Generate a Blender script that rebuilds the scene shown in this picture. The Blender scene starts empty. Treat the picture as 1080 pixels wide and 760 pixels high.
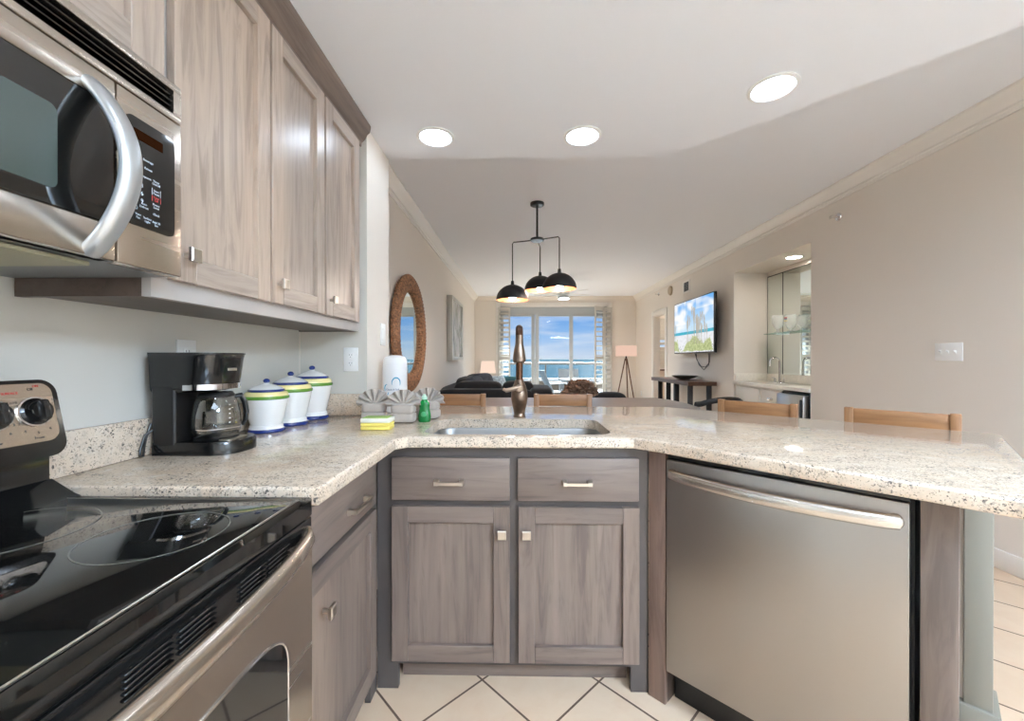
import bpy, bmesh, math, random
from mathutils import Matrix, Vector, noise
PI = math.pi
S = bpy.context.scene
COL = S.collection
random.seed(7)

# ------------------------------------------------------------ camera, world, exposure
cd = bpy.data.cameras.new('camera'); cam = bpy.data.objects.new('camera', cd); COL.objects.link(cam)
cam.location = (0, 0, 1.187)
cam.rotation_euler = (math.radians(90 - 0.2), 0, math.radians(1.15))
cd.sensor_fit = 'HORIZONTAL'; cd.sensor_width = 36; cd.lens = 14.4
cd.clip_start = .01; cd.clip_end = 60000
S.camera = cam
S.cycles.max_bounces = 14; S.cycles.diffuse_bounces = 8; S.cycles.glossy_bounces = 6; S.cycles.transparent_max_bounces = 16
S.view_settings.view_transform = 'Standard'; S.view_settings.look = 'None'
S.view_settings.exposure = 0.28; S.view_settings.gamma = 1; S.view_settings.use_curve_mapping = False
CAN_L, BULB_L, FAN_L, FILL_PANEL_L = 32.0, 240.0, 230.0, 8.6       # radiance of the can lenses, pendant bulbs, fan light, added fill panels

def lin(c):
    if max(c) > 1.0: c = [v / 255 for v in c]
    return tuple(v / 12.92 if v <= .04045 else ((v + .055) / 1.055) ** 2.4 for v in c[:3])

sl_ = bpy.data.lights.new('sun', 'SUN'); sl_.energy = 36; sl_.angle = .01; sl_.color = (.80, .91, 1)
sun = bpy.data.objects.new('sun', sl_); COL.objects.link(sun); sun.location = (0, 30, 20); sun.rotation_euler = (math.radians(-60), 0, math.radians(-6))
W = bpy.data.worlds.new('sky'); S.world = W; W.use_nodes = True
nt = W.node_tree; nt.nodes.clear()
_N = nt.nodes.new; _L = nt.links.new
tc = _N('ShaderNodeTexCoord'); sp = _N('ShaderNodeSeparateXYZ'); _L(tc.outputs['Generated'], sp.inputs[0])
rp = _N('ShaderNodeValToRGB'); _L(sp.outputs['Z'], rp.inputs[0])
els = rp.color_ramp.elements
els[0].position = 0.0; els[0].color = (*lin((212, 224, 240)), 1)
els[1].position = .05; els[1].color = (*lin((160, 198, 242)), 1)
for p, c in ((.11, lin((104, 168, 238))), (.18, lin((100, 162, 236))), (.30, (12, 12.8, 14)), (1, (12, 12.8, 14))):      # unseen high sky, made very bright to light the room
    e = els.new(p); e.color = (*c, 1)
mp = _N('ShaderNodeMapping'); mp.inputs['Scale'].default_value = (4, 4, 26); _L(tc.outputs['Generated'], mp.inputs[0])
nz = _N('ShaderNodeTexNoise'); nz.inputs['Scale'].default_value = 1.6; nz.inputs['Detail'].default_value = 6; _L(mp.outputs[0], nz.inputs[0])
cr = _N('ShaderNodeValToRGB'); _L(nz.outputs[0], cr.inputs[0])
cr.color_ramp.elements[0].position = .45; cr.color_ramp.elements[0].color = (0, 0, 0, 1)
cr.color_ramp.elements[1].position = .85; cr.color_ramp.elements[1].color = (.8, .8, .8, 1)
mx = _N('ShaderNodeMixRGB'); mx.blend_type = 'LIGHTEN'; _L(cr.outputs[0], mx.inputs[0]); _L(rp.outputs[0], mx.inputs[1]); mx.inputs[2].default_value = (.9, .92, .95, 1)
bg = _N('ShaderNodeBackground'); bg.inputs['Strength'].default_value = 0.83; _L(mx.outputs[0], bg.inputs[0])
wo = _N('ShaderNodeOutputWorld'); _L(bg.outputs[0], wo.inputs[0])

# ------------------------------------------------------------ materials
class NT:
    def __init__(s, name):
        s.m = bpy.data.materials.new(name); s.m.use_nodes = True; s.t = s.m.node_tree
        s.b = s.t.nodes['Principled BSDF']; s.out = s.t.nodes['Material Output']
    def n(s, k, **kw):
        x = s.t.nodes.new('ShaderNode' + k)
        for a, v in kw.items(): setattr(x, a, v)
        return x
    def l(s, a, b): s.t.links.new(a, b)
    def coord(s, scale=(1, 1, 1), rot=(0, 0, 0)):
        c = s.n('TexCoord'); m = s.n('Mapping'); m.inputs['Scale'].default_value = scale; m.inputs['Rotation'].default_value = rot
        s.l(c.outputs['Object'], m.inputs[0]); return m.outputs[0]
    def noise(s, vec, scale, detail=4, rough=.5, dist=0):
        x = s.n('TexNoise'); x.inputs['Scale'].default_value = scale; x.inputs['Detail'].default_value = detail
        x.inputs['Roughness'].default_value = rough; x.inputs['Distortion'].default_value = dist
        s.l(vec, x.inputs['Vector']); return x.outputs[0]
    def ramp(s, f, stops):
        r = s.n('ValToRGB'); e = r.color_ramp.elements
        for i, (p, c) in enumerate(stops):
            q = e[i] if i < 2 else e.new(p)
            q.position = p; q.color = (*(lin(c) if not isinstance(c, (int, float)) else (c, c, c)), 1)
        s.l(f, r.inputs[0]); return r.outputs[0]
    def mix(s, f, a, b, mode='MIX'):
        x = s.n('MixRGB', blend_type=mode)
        for i, v in ((0, f), (1, a), (2, b)):
            if hasattr(v, 'links'): s.l(v, x.inputs[i])
            elif i == 0: x.inputs[0].default_value = v
            else: x.inputs[i].default_value = (*lin(v), 1)
        return x.outputs[0]
    def math(s, op, a, b=None):
        x = s.n('Math', operation=op)
        for i, v in ((0, a), (1, b)):
            if v is None: continue
            if hasattr(v, 'links'): s.l(v, x.inputs[i])
            else: x.inputs[i].default_value = v
        return x.outputs[0]
    def bump(s, f, strength=.1, dist=.002):
        b = s.n('Bump'); b.inputs['Strength'].default_value = strength; b.inputs['Distance'].default_value = dist
        s.l(f, b.inputs['Height']); s.l(b.outputs[0], s.b.inputs['Normal'])

def mat(name, c, rough=.5, metal=0, spec=.5, var=0, vscale=8, bump=0, bscale=60, coat=0, sheen=0):
    k = NT(name); b = k.b
    b.inputs['Base Color'].default_value = (*lin(c), 1); b.inputs['Roughness'].default_value = rough
    b.inputs['Metallic'].default_value = metal; b.inputs['Specular IOR Level'].default_value = spec
    b.inputs['Coat Weight'].default_value = coat; b.inputs['Sheen Weight'].default_value = sheen
    if var or bump: v = k.coord()
    if var:
        f = k.noise(v, vscale, 5)
        k.l(k.ramp(f, [(.3, tuple(max(0, x * (1 - var)) for x in c)), (.7, tuple(min(255, x * (1 + var)) for x in c))]), b.inputs['Base Color'])
    if bump: k.bump(k.noise(v, bscale, 6), bump)
    return k.m

def wood(name, dark, mid, light, axis='z', rough=.42, sc=1.0, coat=0):
    k = NT(name)
    big, small = 11 * sc, .9 * sc
    scl = {'x': (small, big, big), 'y': (big, small, big), 'z': (big, big, small)}[axis]
    v = k.coord(scl)
    g = k.noise(v, 1.0, 6, .55, .6)
    col = k.ramp(g, [(.2, dark), (.5, mid), (.82, light)])
    v2 = k.coord(tuple(a * 5 for a in scl)); g2 = k.noise(v2, 1.0, 3, .6)
    col = k.mix(.35, col, k.ramp(g2, [(.3, (215, 215, 215)), (.7, (250, 250, 250))]), 'MULTIPLY')
    v3 = k.coord(tuple(a * .18 for a in scl)); g3 = k.noise(v3, 1.0, 2)
    cool = (dark[0] * .94, dark[1] * .97, dark[2] * 1.0); warm = (min(255, light[0] * 1.03), light[1] * .98, light[2] * .92)
    col = k.mix(.36, col, k.ramp(g3, [(.33, cool), (.5, mid), (.67, warm)]))
    v4 = k.coord(tuple(a * 2.2 for a in scl)); g4 = k.noise(v4, 1.0, 5, .65, 1.5)
    col = k.mix(1.0, col, k.ramp(g4, [(.36, (214, 213, 213)), (.5, (246, 246, 246)), (.64, (255, 255, 255))]), 'MULTIPLY')
    k.l(col, k.b.inputs['Base Color']); k.b.inputs['Roughness'].default_value = rough; k.b.inputs['Coat Weight'].default_value = coat
    k.bump(g2, .05, .001)
    return k.m

def steel(name, c, rough=.28, axis='z', tint=None):
    k = NT(name); k.b.inputs['Base Color'].default_value = (*lin(c), 1)
    k.b.inputs['Metallic'].default_value = 1
    scl = {'x': (.6, 30, 30), 'y': (30, .6, 30), 'z': (30, 30, .6)}[axis]
    r = k.math('MULTIPLY_ADD', k.noise(k.coord(scl), 1.0, 2), .05); r.node.inputs[2].default_value = rough - .025
    k.l(r, k.b.inputs['Roughness'])
    return k.m

def glass(name, tint=(255, 255, 255), refl=.5, base=.04):
    k = NT(name); t = k.t; t.nodes.remove(k.b)
    tr = k.n('BsdfTransparent'); tr.inputs[0].default_value = (*lin(tint), 1)
    gl = k.n('BsdfGlossy'); gl.inputs['Roughness'].default_value = .02
    lw = k.n('LayerWeight'); lw.inputs[0].default_value = .25
    f = k.math('MULTIPLY_ADD', lw.outputs['Facing'], refl); f.node.inputs[2].default_value = base
    m = k.n('MixShader'); k.l(f, m.inputs[0]); k.l(tr.outputs[0], m.inputs[1]); k.l(gl.outputs[0], m.inputs[2]); k.l(m.outputs[0], k.out.inputs[0])
    return k.m

def emit(name, c, s):
    k = NT(name); k.t.nodes.remove(k.b); e = k.n('Emission'); e.inputs[0].default_value = (*lin(c), 1); e.inputs[1].default_value = s
    k.l(e.outputs[0], k.out.inputs[0]); return k.m

def granite():
    k = NT('granite'); v = k.coord()
    base = k.ramp(k.noise(v, 4, 5, .6, 1.0), [(.3, (204, 188, 170)), (.5, (211, 193, 172)), (.7, (200, 178, 155))])
    fl = k.ramp(k.noise(v, 45, 4, .65), [(.50, 0), (.66, .6)])
    base = k.mix(fl, base, (178, 166, 152))
    wh = k.ramp(k.noise(v, 28, 4, .6, .3), [(.54, 0), (.66, .7)])
    base = k.mix(wh, base, (214, 201, 184))
    vein = k.noise(k.coord((2.0, 9, 3), (0, 0, .3)), 2.0, 8, .72, 1.2)
    base = k.mix(k.ramp(vein, [(.58, 0), (.66, .5)]), base, (160, 142, 130))
    dens = k.noise(k.coord((3, 9, 5), (0, 0, .3)), 2.2, 6, .7, .8)          # specks gather along the veins
    def specks(scale, w, lo, hi, amt, c):
        nonlocal base
        q = k.math('ADD', k.noise(v, scale, 2, .5, .4), k.math('MULTIPLY', dens, w))
        base = k.mix(k.ramp(q, [(lo, 0), (hi, amt)]), base, c)
    specks(220, .35, .785, .83, .8, (92, 86, 84)); specks(110, .5, .925, .955, .85, (66, 62, 62)); specks(150, .3, .745, .79, .55, (132, 124, 118))
    k.l(base, k.b.inputs['Base Color']); k.b.inputs['Roughness'].default_value = .09; k.b.inputs['Specular IOR Level'].default_value = .6
    return k.m

def tiles():
    k = NT('floor_tile'); c = k.n('TexCoord'); sx = k.n('SeparateXYZ'); k.l(c.outputs['Object'], sx.inputs[0])
    P_ = .4306
    def line(op, off):
        u = k.math('DIVIDE', k.math('SUBTRACT', k.math(op, sx.outputs[0], sx.outputs[1]), off), P_)
        fr = k.math('FRACT', u); d = k.math('MINIMUM', fr, k.math('SUBTRACT', 1.0, fr)); return k.math('FLOOR', u), d
    fu, du = line('ADD', .939); fv, dv = line('SUBTRACT', -1.651)
    g = k.math('LESS_THAN', k.math('MINIMUM', du, dv), .0125)
    cx = k.n('CombineXYZ'); k.l(fu, cx.inputs[0]); k.l(fv, cx.inputs[1])
    wn = k.n('TexWhiteNoise'); k.l(cx.outputs[0], wn.inputs[0])
    col = k.ramp(wn.outputs[0], [(0, (210, 184, 156)), (1, (218, 194, 168))])
    cloud = k.noise(k.coord(), 7, 5, .6, .5); col = k.mix(k.ramp(cloud, [(.4, 0), (.7, .45)]), col, (204, 170, 140))
    col = k.mix(g, col, (98, 76, 62))
    k.l(col, k.b.inputs['Base Color'])
    k.l(k.math('MULTIPLY_ADD', g, .4), k.b.inputs['Roughness']); k.b.inputs['Roughness'].links[0].from_node.inputs[2].default_value = .32
    k.bump(k.math('SUBTRACT', 1.0, g), .3, .002)
    return k.m

M = {}
M['wall'] = mat('wall_paint', (226, 218, 208), .6, bump=.08, bscale=140)
M['wall_k'] = mat('wall_paint_grey', (206, 202, 193), .55, bump=.08, bscale=140)
M['ceil'] = mat('ceiling_paint', (238, 241, 247), .7, bump=.04, bscale=70)
M['trim'] = mat('trim_paint', (232, 228, 222), .35)
M['white'] = mat('white_plastic', (238, 238, 236), .35)
M['slot'] = mat('dark_slot', (40, 40, 42), .5)
M['tile'] = tiles(); M['granite'] = granite()
WD, WM, WL = (100, 86, 78), (124, 108, 98), (148, 131, 118)
M['wood_z'] = wood('stained_maple_vertical', WD, WM, WL, 'z')
M['wood_x'] = wood('stained_maple_horizontal', WD, WM, WL, 'x')
M['wood_y'] = wood('stained_maple_lengthwise', WD, WM, WL, 'y')
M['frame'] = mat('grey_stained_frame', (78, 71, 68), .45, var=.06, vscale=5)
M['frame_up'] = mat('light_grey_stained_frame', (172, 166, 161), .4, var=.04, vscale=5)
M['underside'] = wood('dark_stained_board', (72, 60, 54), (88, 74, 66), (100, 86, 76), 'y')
M['steel_x'] = steel('brushed_steel', (196, 193, 189), .30, 'x')
M['steel_y'] = steel('brushed_steel_lengthwise', (200, 190, 178), .27, 'y')
M['steel_h'] = steel('satin_handle_steel', (205, 200, 194), .25, 'x')
M['nickel'] = mat('brushed_nickel', (205, 198, 188), .3, 1)
M['bronze'] = mat('antique_bronze', (128, 110, 96), .3, 1, var=.12, vscale=30)
M['bronze_d'] = mat('dark_bronze', (98, 70, 54), .35, 1)
M['chrome'] = mat('chrome', (220, 220, 222), .08, 1)
M['blackgl'] = mat('black_ceramic_glass', (14, 14, 13), .04, spec=.9)
M['black'] = mat('black_enamel', (18, 18, 18), .12, spec=.6)
M['blackp'] = mat('black_plastic', (18, 17, 17), .35)
M['mattebl'] = mat('matte_black', (28, 28, 29), .5)
M['mwwin'] = mat('microwave_window', (56, 66, 61), .12, spec=.6, bump=.1, bscale=900)
M['filter'] = mat('grease_filter_mesh', (170, 166, 140), .5, .3, bump=.6, bscale=500)
M['mesh_grey'] = mat('grey_painted_metal', (120, 122, 122), .4, .3)
M['amber'] = emit('dim_amber_display', (96, 58, 36), .22)
M['legend'] = mat('pale_legend', (196, 212, 224), .5)
M['legend_d'] = mat('dark_legend', (70, 70, 72), .5)
M['red'] = mat('red_legend', (205, 70, 70), .5)
M['ring'] = mat('burner_ring_print', (112, 110, 102), .25)
M['glass'] = glass('clear_glass', (246, 250, 248), .55, .03)
M['carafe'] = glass('carafe_glass', (225, 225, 222), .8, .06)
M['pane'] = glass('window_glass', (250, 252, 253), .25, .01)
M['green_gl'] = glass('green_edge_glass', (190, 222, 208), .6, .05)
M['mirror'] = mat('mirror_silver', (225, 232, 228), .01, 1)
M['ceramic'] = mat('white_ceramic', (236, 234, 230), .12, spec=.6)
M['cblue'] = mat('cobalt_glaze', (30, 50, 116), .1, spec=.6)
M['cyel'] = mat('pale_yellow_glaze', (240, 224, 160), .15)
M['cgrn'] = mat('green_glaze', (92, 140, 48), .12)
M['towel'] = mat('grey_towelling', (178, 167, 156), .95, bump=.9, bscale=420, sheen=.3)
M['wrap'] = mat('white_plastic_wrap', (232, 232, 232), .3, bump=.2, bscale=40)
M['teal'] = mat('teal_print', (40, 150, 185), .4)
M['navy'] = mat('navy_print', (40, 60, 110), .4)
M['soap'] = mat('green_dish_soap', (8, 118, 52), .2, spec=.6)
M['soapcap'] = mat('pale_green_cap', (190, 225, 205), .3)
M['sponge_y'] = mat('yellow_sponge', (234, 214, 110), .9, bump=.5, bscale=200)
M['sponge_w'] = mat('white_sponge_wrap', (232, 230, 214), .4)
M['sponge_g'] = mat('lime_label', (166, 200, 96), .4)
M['oak'] = wood('honey_oak', (138, 96, 60), (166, 120, 80), (188, 146, 104), 'x', .45)
M['oak_z'] = wood('honey_oak_upright', (130, 90, 56), (160, 114, 74), (182, 138, 96), 'z', .45)
M['greywood'] = wood('weathered_grey_wood', (118, 104, 98), (142, 128, 122), (164, 150, 142), 'x', .35)
M['walnut'] = wood('walnut_slab', (64, 40, 28), (92, 60, 42), (124, 84, 60), 'y', .3)
M['rattan'] = mat('woven_rattan', (132, 94, 66), .7, var=.35, vscale=60, bump=.6, bscale=300)
M['drift'] = mat('dried_brown_petal', (108, 84, 66), .75, var=.3, vscale=30)
M['sofa'] = mat('black_upholstery', (17, 17, 21), .9, sheen=.08, bump=.3, bscale=300)
M['pil_d'] = mat('charcoal_cushion', (66, 68, 76), .9, var=.15, vscale=20, bump=.3, bscale=300)
M['pil_l'] = mat('pale_patterned_cushion', (176, 186, 190), .9, var=.25, vscale=25)
M['tealfab'] = mat('teal_upholstery', (58, 104, 110), .85, bump=.3, bscale=300)
M['shade'] = emit('lit_linen_shade', (250, 222, 202), .85)
M['shade2'] = emit('lit_linen_shade_warm', (240, 202, 182), .8)
M['bulbm'] = emit('pendant_bulb', (255, 244, 230), BULB_L)
M['lampbulb'] = emit('lamp_bulb', (255, 205, 160), 14)
M['lens'] = emit('can_light_lens', (222, 237, 255), CAN_L)
M['panel'] = emit('fill_panel_diffuser', (212, 232, 255), FILL_PANEL_L); M['fill_panel_bright'] = emit('fill_panel_diffuser_bright', (200, 227, 255), FILL_PANEL_L * 9)  # glow of the two added fill panels behind the camera
M['lens_n'] = emit('niche_light_lens', (255, 246, 234), 110)
M['fanlens'] = emit('fan_light_lens', (208, 230, 255), FAN_L)
M['copper'] = mat('copper_lining', (142, 80, 46), .5, .2)
M['art'] = None
M['sand'] = mat('stucco', (84, 76, 66), .8, bump=.4, bscale=120)
M['deck'] = mat('balcony_slab', (160, 152, 142), .8)
M['railm'] = mat('beige_rail_paint', (84, 73, 62), .4)
M['alu'] = mat('white_aluminium', (176, 180, 182), .4); M['shut'] = mat('shutter_paint', (200, 196, 188), .4)
M['chalu'] = mat('chair_aluminium', (104, 106, 106), .5); M['sling'] = mat('grey_blue_sling', (60, 72, 80), .7)
M['sling_d'] = mat('dark_blue_sling', (34, 44, 56), .7)
M['beige'] = mat('beige_resin', (206, 196, 172), .6)
M['bowl'] = mat('dark_stone_bowl', (96, 92, 86), .3, .4)
M['whitecab'] = mat('white_cabinet_paint', (226, 222, 214), .4)
M['quartz'] = mat('pale_quartz', (232, 226, 216), .15, var=.03, vscale=30)
M['dwgap'] = mat('black_rubber', (12, 12, 12), .6)
M['knee'] = mat('knee_wall_grey_green', (130, 125, 113), .55, bump=.1, bscale=60)
M['boat'] = mat('boat_paint', (150, 70, 66), .6)
M['tan'] = mat('tan_plastic', (178, 160, 136), .5)

def sea_mat():
    k = NT('sea_water'); v = k.coord((.004, .02, 1))
    k.l(k.ramp(k.noise(v, 1, 6, .6), [(.35, (27, 39, 44)), (.65, (34, 46, 52))]), k.b.inputs['Base Color'])
    k.b.inputs['Roughness'].default_value = 1; k.b.inputs['Specular IOR Level'].default_value = 0
    return k.m
M['sea'] = sea_mat()
def art_mat():
    k = NT('misty_grey_print'); v = k.coord((3, 3, 2))
    k.l(k.ramp(k.noise(v, 1.5, 6, .6, 1), [(.35, (120, 122, 122)), (.5, (178, 180, 180)), (.65, (206, 206, 204))]), k.b.inputs['Base Color'])
    k.b.inputs['Roughness'].default_value = .15; return k.m
M['art'] = art_mat()

# ------------------------------------------------------------ mesh builder
class MB:
    def __init__(s): s.b = bmesh.new(); s.mi = 0
    def mark(s): return set(s.b.verts)
    def xf(s, mk, m):
        bmesh.ops.transform(s.b, matrix=m, verts=[v for v in s.b.verts if v not in mk]); return s
    def box(s, x0, x1, y0, y1, z0, z1, bev=0, seg=2):
        r = bmesh.ops.create_cube(s.b, size=1)
        bmesh.ops.transform(s.b, matrix=Matrix.Translation(((x0 + x1) / 2, (y0 + y1) / 2, (z0 + z1) / 2)) @ Matrix.Diagonal((abs(x1 - x0), abs(y1 - y0), abs(z1 - z0), 1)), verts=r['verts'])
        fs = set(f for v in r['verts'] for f in v.link_faces)
        for f in fs: f.material_index = s.mi
        if bev:
            es = list(set(e for v in r['verts'] for e in v.link_edges))
            q = bmesh.ops.bevel(s.b, geom=es, offset=bev, segments=seg, profile=.5, affect='EDGES', clamp_overlap=True)
            for f in q['faces']: f.material_index = s.mi
        return s
    def ringmesh(s, rings, cap0=True, cap1=True, closed=True, loop=False):
        R = [[s.b.verts.new(p) for p in r] for r in rings]
        n = len(R[0]); m = len(R)
        for i in range(m if loop else m - 1):
            a, b = R[i], R[(i + 1) % m]
            for j in range(n if closed else n - 1):
                q = (a[j], a[(j + 1) % n], b[(j + 1) % n], b[j])
                try: f = s.b.faces.new(q); f.material_index = s.mi
                except ValueError: pass
        if not loop and closed:
            for c, ring in ((cap0, R[0][::-1]), (cap1, R[-1])):
                if c:
                    try: f = s.b.faces.new(ring); f.material_index = s.mi
                    except ValueError: pass
        return s
    def lathe(s, prof, c=(0, 0, 0), seg=32, cap0=True, cap1=True, m=None):
        c = Vector(c); rings = []
        for r, z in prof:
            rings.append([Vector((max(r, 1e-4) * math.cos(2 * PI * j / seg), max(r, 1e-4) * math.sin(2 * PI * j / seg), z)) for j in range(seg)])
        rings = [[((m @ p) if m else p) + c for p in r] for r in rings]
        return s.ringmesh(rings, cap0, cap1)
    def tube(s, pts, r, seg=10, closed=False, flat=None):
        pts = [Vector(p) for p in pts]; n = len(pts); rad = r if isinstance(r, (list, tuple)) else [r] * n
        rings = []; up = None
        for i, p in enumerate(pts):
            a = pts[i - 1] if (i > 0 or closed) else p; b = pts[(i + 1) % n] if (i < n - 1 or closed) else p
            t = (b - a).normalized()
            if up is None:
                up = Vector((0, 0, 1)) if abs(t.z) < .9 else Vector((1, 0, 0))
            u = (up - t * up.dot(t)).normalized(); v = t.cross(u); up = u
            k1, k2 = flat if flat else (1, 1)
            rings.append([p + (u * math.cos(2 * PI * j / seg) * k1 + v * math.sin(2 * PI * j / seg) * k2) * rad[i] for j in range(seg)])
        return s.ringmesh(rings, loop=closed)
    def cyl(s, p0, p1, r, seg=20, r1=None): return s.tube([p0, p1], [r, r if r1 is None else r1], seg)
    def bar(s, p0, p1, w, d=None):
        d = d or w; return s._bar(Vector(p0), Vector(p1), w, d)
    def _bar(s, p0, p1, w, d):
        t = (p1 - p0).normalized(); up = Vector((0, 0, 1)) if abs(t.z) < .95 else Vector((0, 1, 0))
        u = t.cross(up).normalized(); v = u.cross(t)
        rings = [[p + u * a * w / 2 + v * b * d / 2 for a, b in ((-1, -1), (1, -1), (1, 1), (-1, 1))] for p in (p0, p1)]
        return s.ringmesh(rings)
    def ball(s, c, rx, ry=None, rz=None, e=1.0, nu=24, nv=14):
        ry = ry or rx; rz = rz or rx
        f = lambda v: math.copysign(abs(v) ** e, v)
        rings = []
        for i in range(nv + 1):
            a = -PI / 2 + PI * i / nv; a = max(min(a, PI / 2 - .02), -PI / 2 + .02)
            rings.append([Vector((c[0] + rx * f(math.cos(a)) * f(math.cos(2 * PI * j / nu)), c[1] + ry * f(math.cos(a)) * f(math.sin(2 * PI * j / nu)), c[2] + rz * f(math.sin(a)))) for j in range(nu)])
        return s.ringmesh(rings)
    def prism(s, poly, z0, z1, m=None, hole=None):
        if hole:
            es = []
            for L in (poly, hole):
                vs = [s.b.verts.new((x, y, z1)) for x, y in L]
                es += [s.b.edges.new((vs[i], vs[(i + 1) % len(vs)])) for i in range(len(vs))]
            r = bmesh.ops.triangle_fill(s.b, use_beauty=True, use_dissolve=False, edges=es)
            fs = [g for g in r['geom'] if isinstance(g, bmesh.types.BMFace)]
            q = bmesh.ops.extrude_face_region(s.b, geom=fs)
            bmesh.ops.translate(s.b, vec=(0, 0, z0 - z1), verts=[g for g in q['geom'] if isinstance(g, bmesh.types.BMVert)])
            bmesh.ops.recalc_face_normals(s.b, faces=s.b.faces[:]); return s
        T = (lambda p: m @ Vector(p)) if m else Vector
        return s.ringmesh([[T((x, y, z)) for x, y in poly] for z in (z0, z1)])
    def sheet(s, f, nu, nv, th=.004):
        P_ = [[Vector(f(i / nu, j / nv)) for j in range(nv + 1)] for i in range(nu + 1)]
        def nrm(i, j):
            a = P_[min(i + 1, nu)][j] - P_[max(i - 1, 0)][j]; b = P_[i][min(j + 1, nv)] - P_[i][max(j - 1, 0)]
            n = a.cross(b); return n.normalized() if n.length > 1e-9 else Vector((0, 0, 1))
        A = [[s.b.verts.new(P_[i][j] + nrm(i, j) * th / 2) for j in range(nv + 1)] for i in range(nu + 1)]
        B = [[s.b.verts.new(P_[i][j] - nrm(i, j) * th / 2) for j in range(nv + 1)] for i in range(nu + 1)]
        def F(*q):
            f = s.b.faces.new(q); f.material_index = s.mi
        for i in range(nu):
            for j in range(nv):
                F(A[i][j], A[i + 1][j], A[i + 1][j + 1], A[i][j + 1]); F(B[i][j], B[i][j + 1], B[i + 1][j + 1], B[i + 1][j])
        for i in range(nu):
            F(A[i][0], B[i][0], B[i + 1][0], A[i + 1][0]); F(A[i][nv], A[i + 1][nv], B[i + 1][nv], B[i][nv])
        for j in range(nv):
            F(A[0][j], A[0][j + 1], B[0][j + 1], B[0][j]); F(A[nu][j], B[nu][j], B[nu][j + 1], A[nu][j + 1])
        return s

def rrect(x0, x1, y0, y1, r, n=6):
    out = []
    for cx, cy, a0 in ((x1 - r, y1 - r, 0), (x0 + r, y1 - r, 90), (x0 + r, y0 + r, 180), (x1 - r, y0 + r, 270)):
        for i in range(n + 1):
            a = math.radians(a0 + 90 * i / n); out.append((cx + r * math.cos(a), cy + r * math.sin(a)))
    return out

RM = {}; LOCAL = set()
def setp(o, label=None, cat=None, group=None, kind=None):
    if label: o['label'] = label
    if cat: o['category'] = cat
    if group: o['group'] = group
    if kind: o['kind'] = kind
def thing(name, label, cat, loc=(0, 0, 0), rotz=0, group=None, local=False):
    o = bpy.data.objects.new(name, None); COL.objects.link(o); o.empty_display_size = .1
    o.location = loc; o.rotation_euler = (0, 0, rotz); setp(o, label, cat, group)
    RM[o] = Matrix.Translation(loc) @ Matrix.Rotation(rotz, 4, 'Z')
    if local: LOCAL.add(o)
    return o
def obj(name, mb, mats, parent=None, label=None, sharp=38, flat=False):
    b = mb.b
    root = parent
    while root is not None and root.parent is not None: root = root.parent
    if root is not None and root not in LOCAL and root in RM:
        bmesh.ops.transform(b, matrix=RM[root].inverted(), verts=b.verts[:])
    bmesh.ops.recalc_face_normals(b, faces=b.faces[:])
    th = math.radians(sharp)
    for f in b.faces: f.smooth = not flat
    for e in b.edges:
        e.smooth = len(e.link_faces) != 2 or e.calc_face_angle(0) < th
    me = bpy.data.meshes.new(name); b.to_mesh(me); b.free()
    for m in (mats if isinstance(mats, list) else [mats]): me.materials.append(m)
    o = bpy.data.objects.new(name, me); COL.objects.link(o)
    if parent is not None: o.parent = parent
    if label: o['label'] = label
    if root is None: RM[o] = Matrix.Identity(4)
    return o
def struct(name, mb, m): o = obj(name, mb, m); o['kind'] = 'structure'; return o
def single(name, mb, m, label, cat, base=None, group=None):
    """a thing that is one mesh; its origin is moved to its base"""
    if base is not None: bmesh.ops.translate(mb.b, vec=-Vector(base), verts=mb.b.verts[:])
    o = obj(name, mb, m); setp(o, label, cat, group)
    if base is not None: o.location = base; RM[o] = Matrix.Translation(base)
    return o
def dup(root, loc, rotz, label, group=None):
    r = root.copy(); COL.objects.link(r); r.location = loc; r.rotation_euler = (0, 0, rotz); r['label'] = label
    if group: r['group'] = group
    for ch in list(root.children):
        c = ch.copy(); COL.objects.link(c); c.parent = r
        for g in list(ch.children):
            d = g.copy(); COL.objects.link(d); d.parent = c
    return r
def place(o, loc, rotz=0): o.location = loc; o.rotation_euler = (0, 0, rotz)

def text_into(mb, body, size, m, align='CENTER'):
    """flat lettering (built-in font) laid on a surface by matrix m"""
    cu = bpy.data.curves.new('t', 'FONT'); cu.body = body; cu.size = size; cu.align_x = align; cu.align_y = 'CENTER'; cu.extrude = .0002
    o = bpy.data.objects.new('t', cu); COL.objects.link(o)
    dg = bpy.context.evaluated_depsgraph_get(); me = bpy.data.meshes.new_from_object(o.evaluated_get(dg))
    me.transform(m); n0 = len(mb.b.faces); mb.b.from_mesh(me); mb.b.faces.ensure_lookup_table()
    for f in mb.b.faces[n0:]: f.material_index = mb.mi
    bpy.data.objects.remove(o); bpy.data.curves.remove(cu); bpy.data.meshes.remove(me)
def facing_x(x, y, z): return Matrix(((0, 0, 1, x), (1, 0, 0, y), (0, 1, 0, z), (0, 0, 0, 1)))

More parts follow.
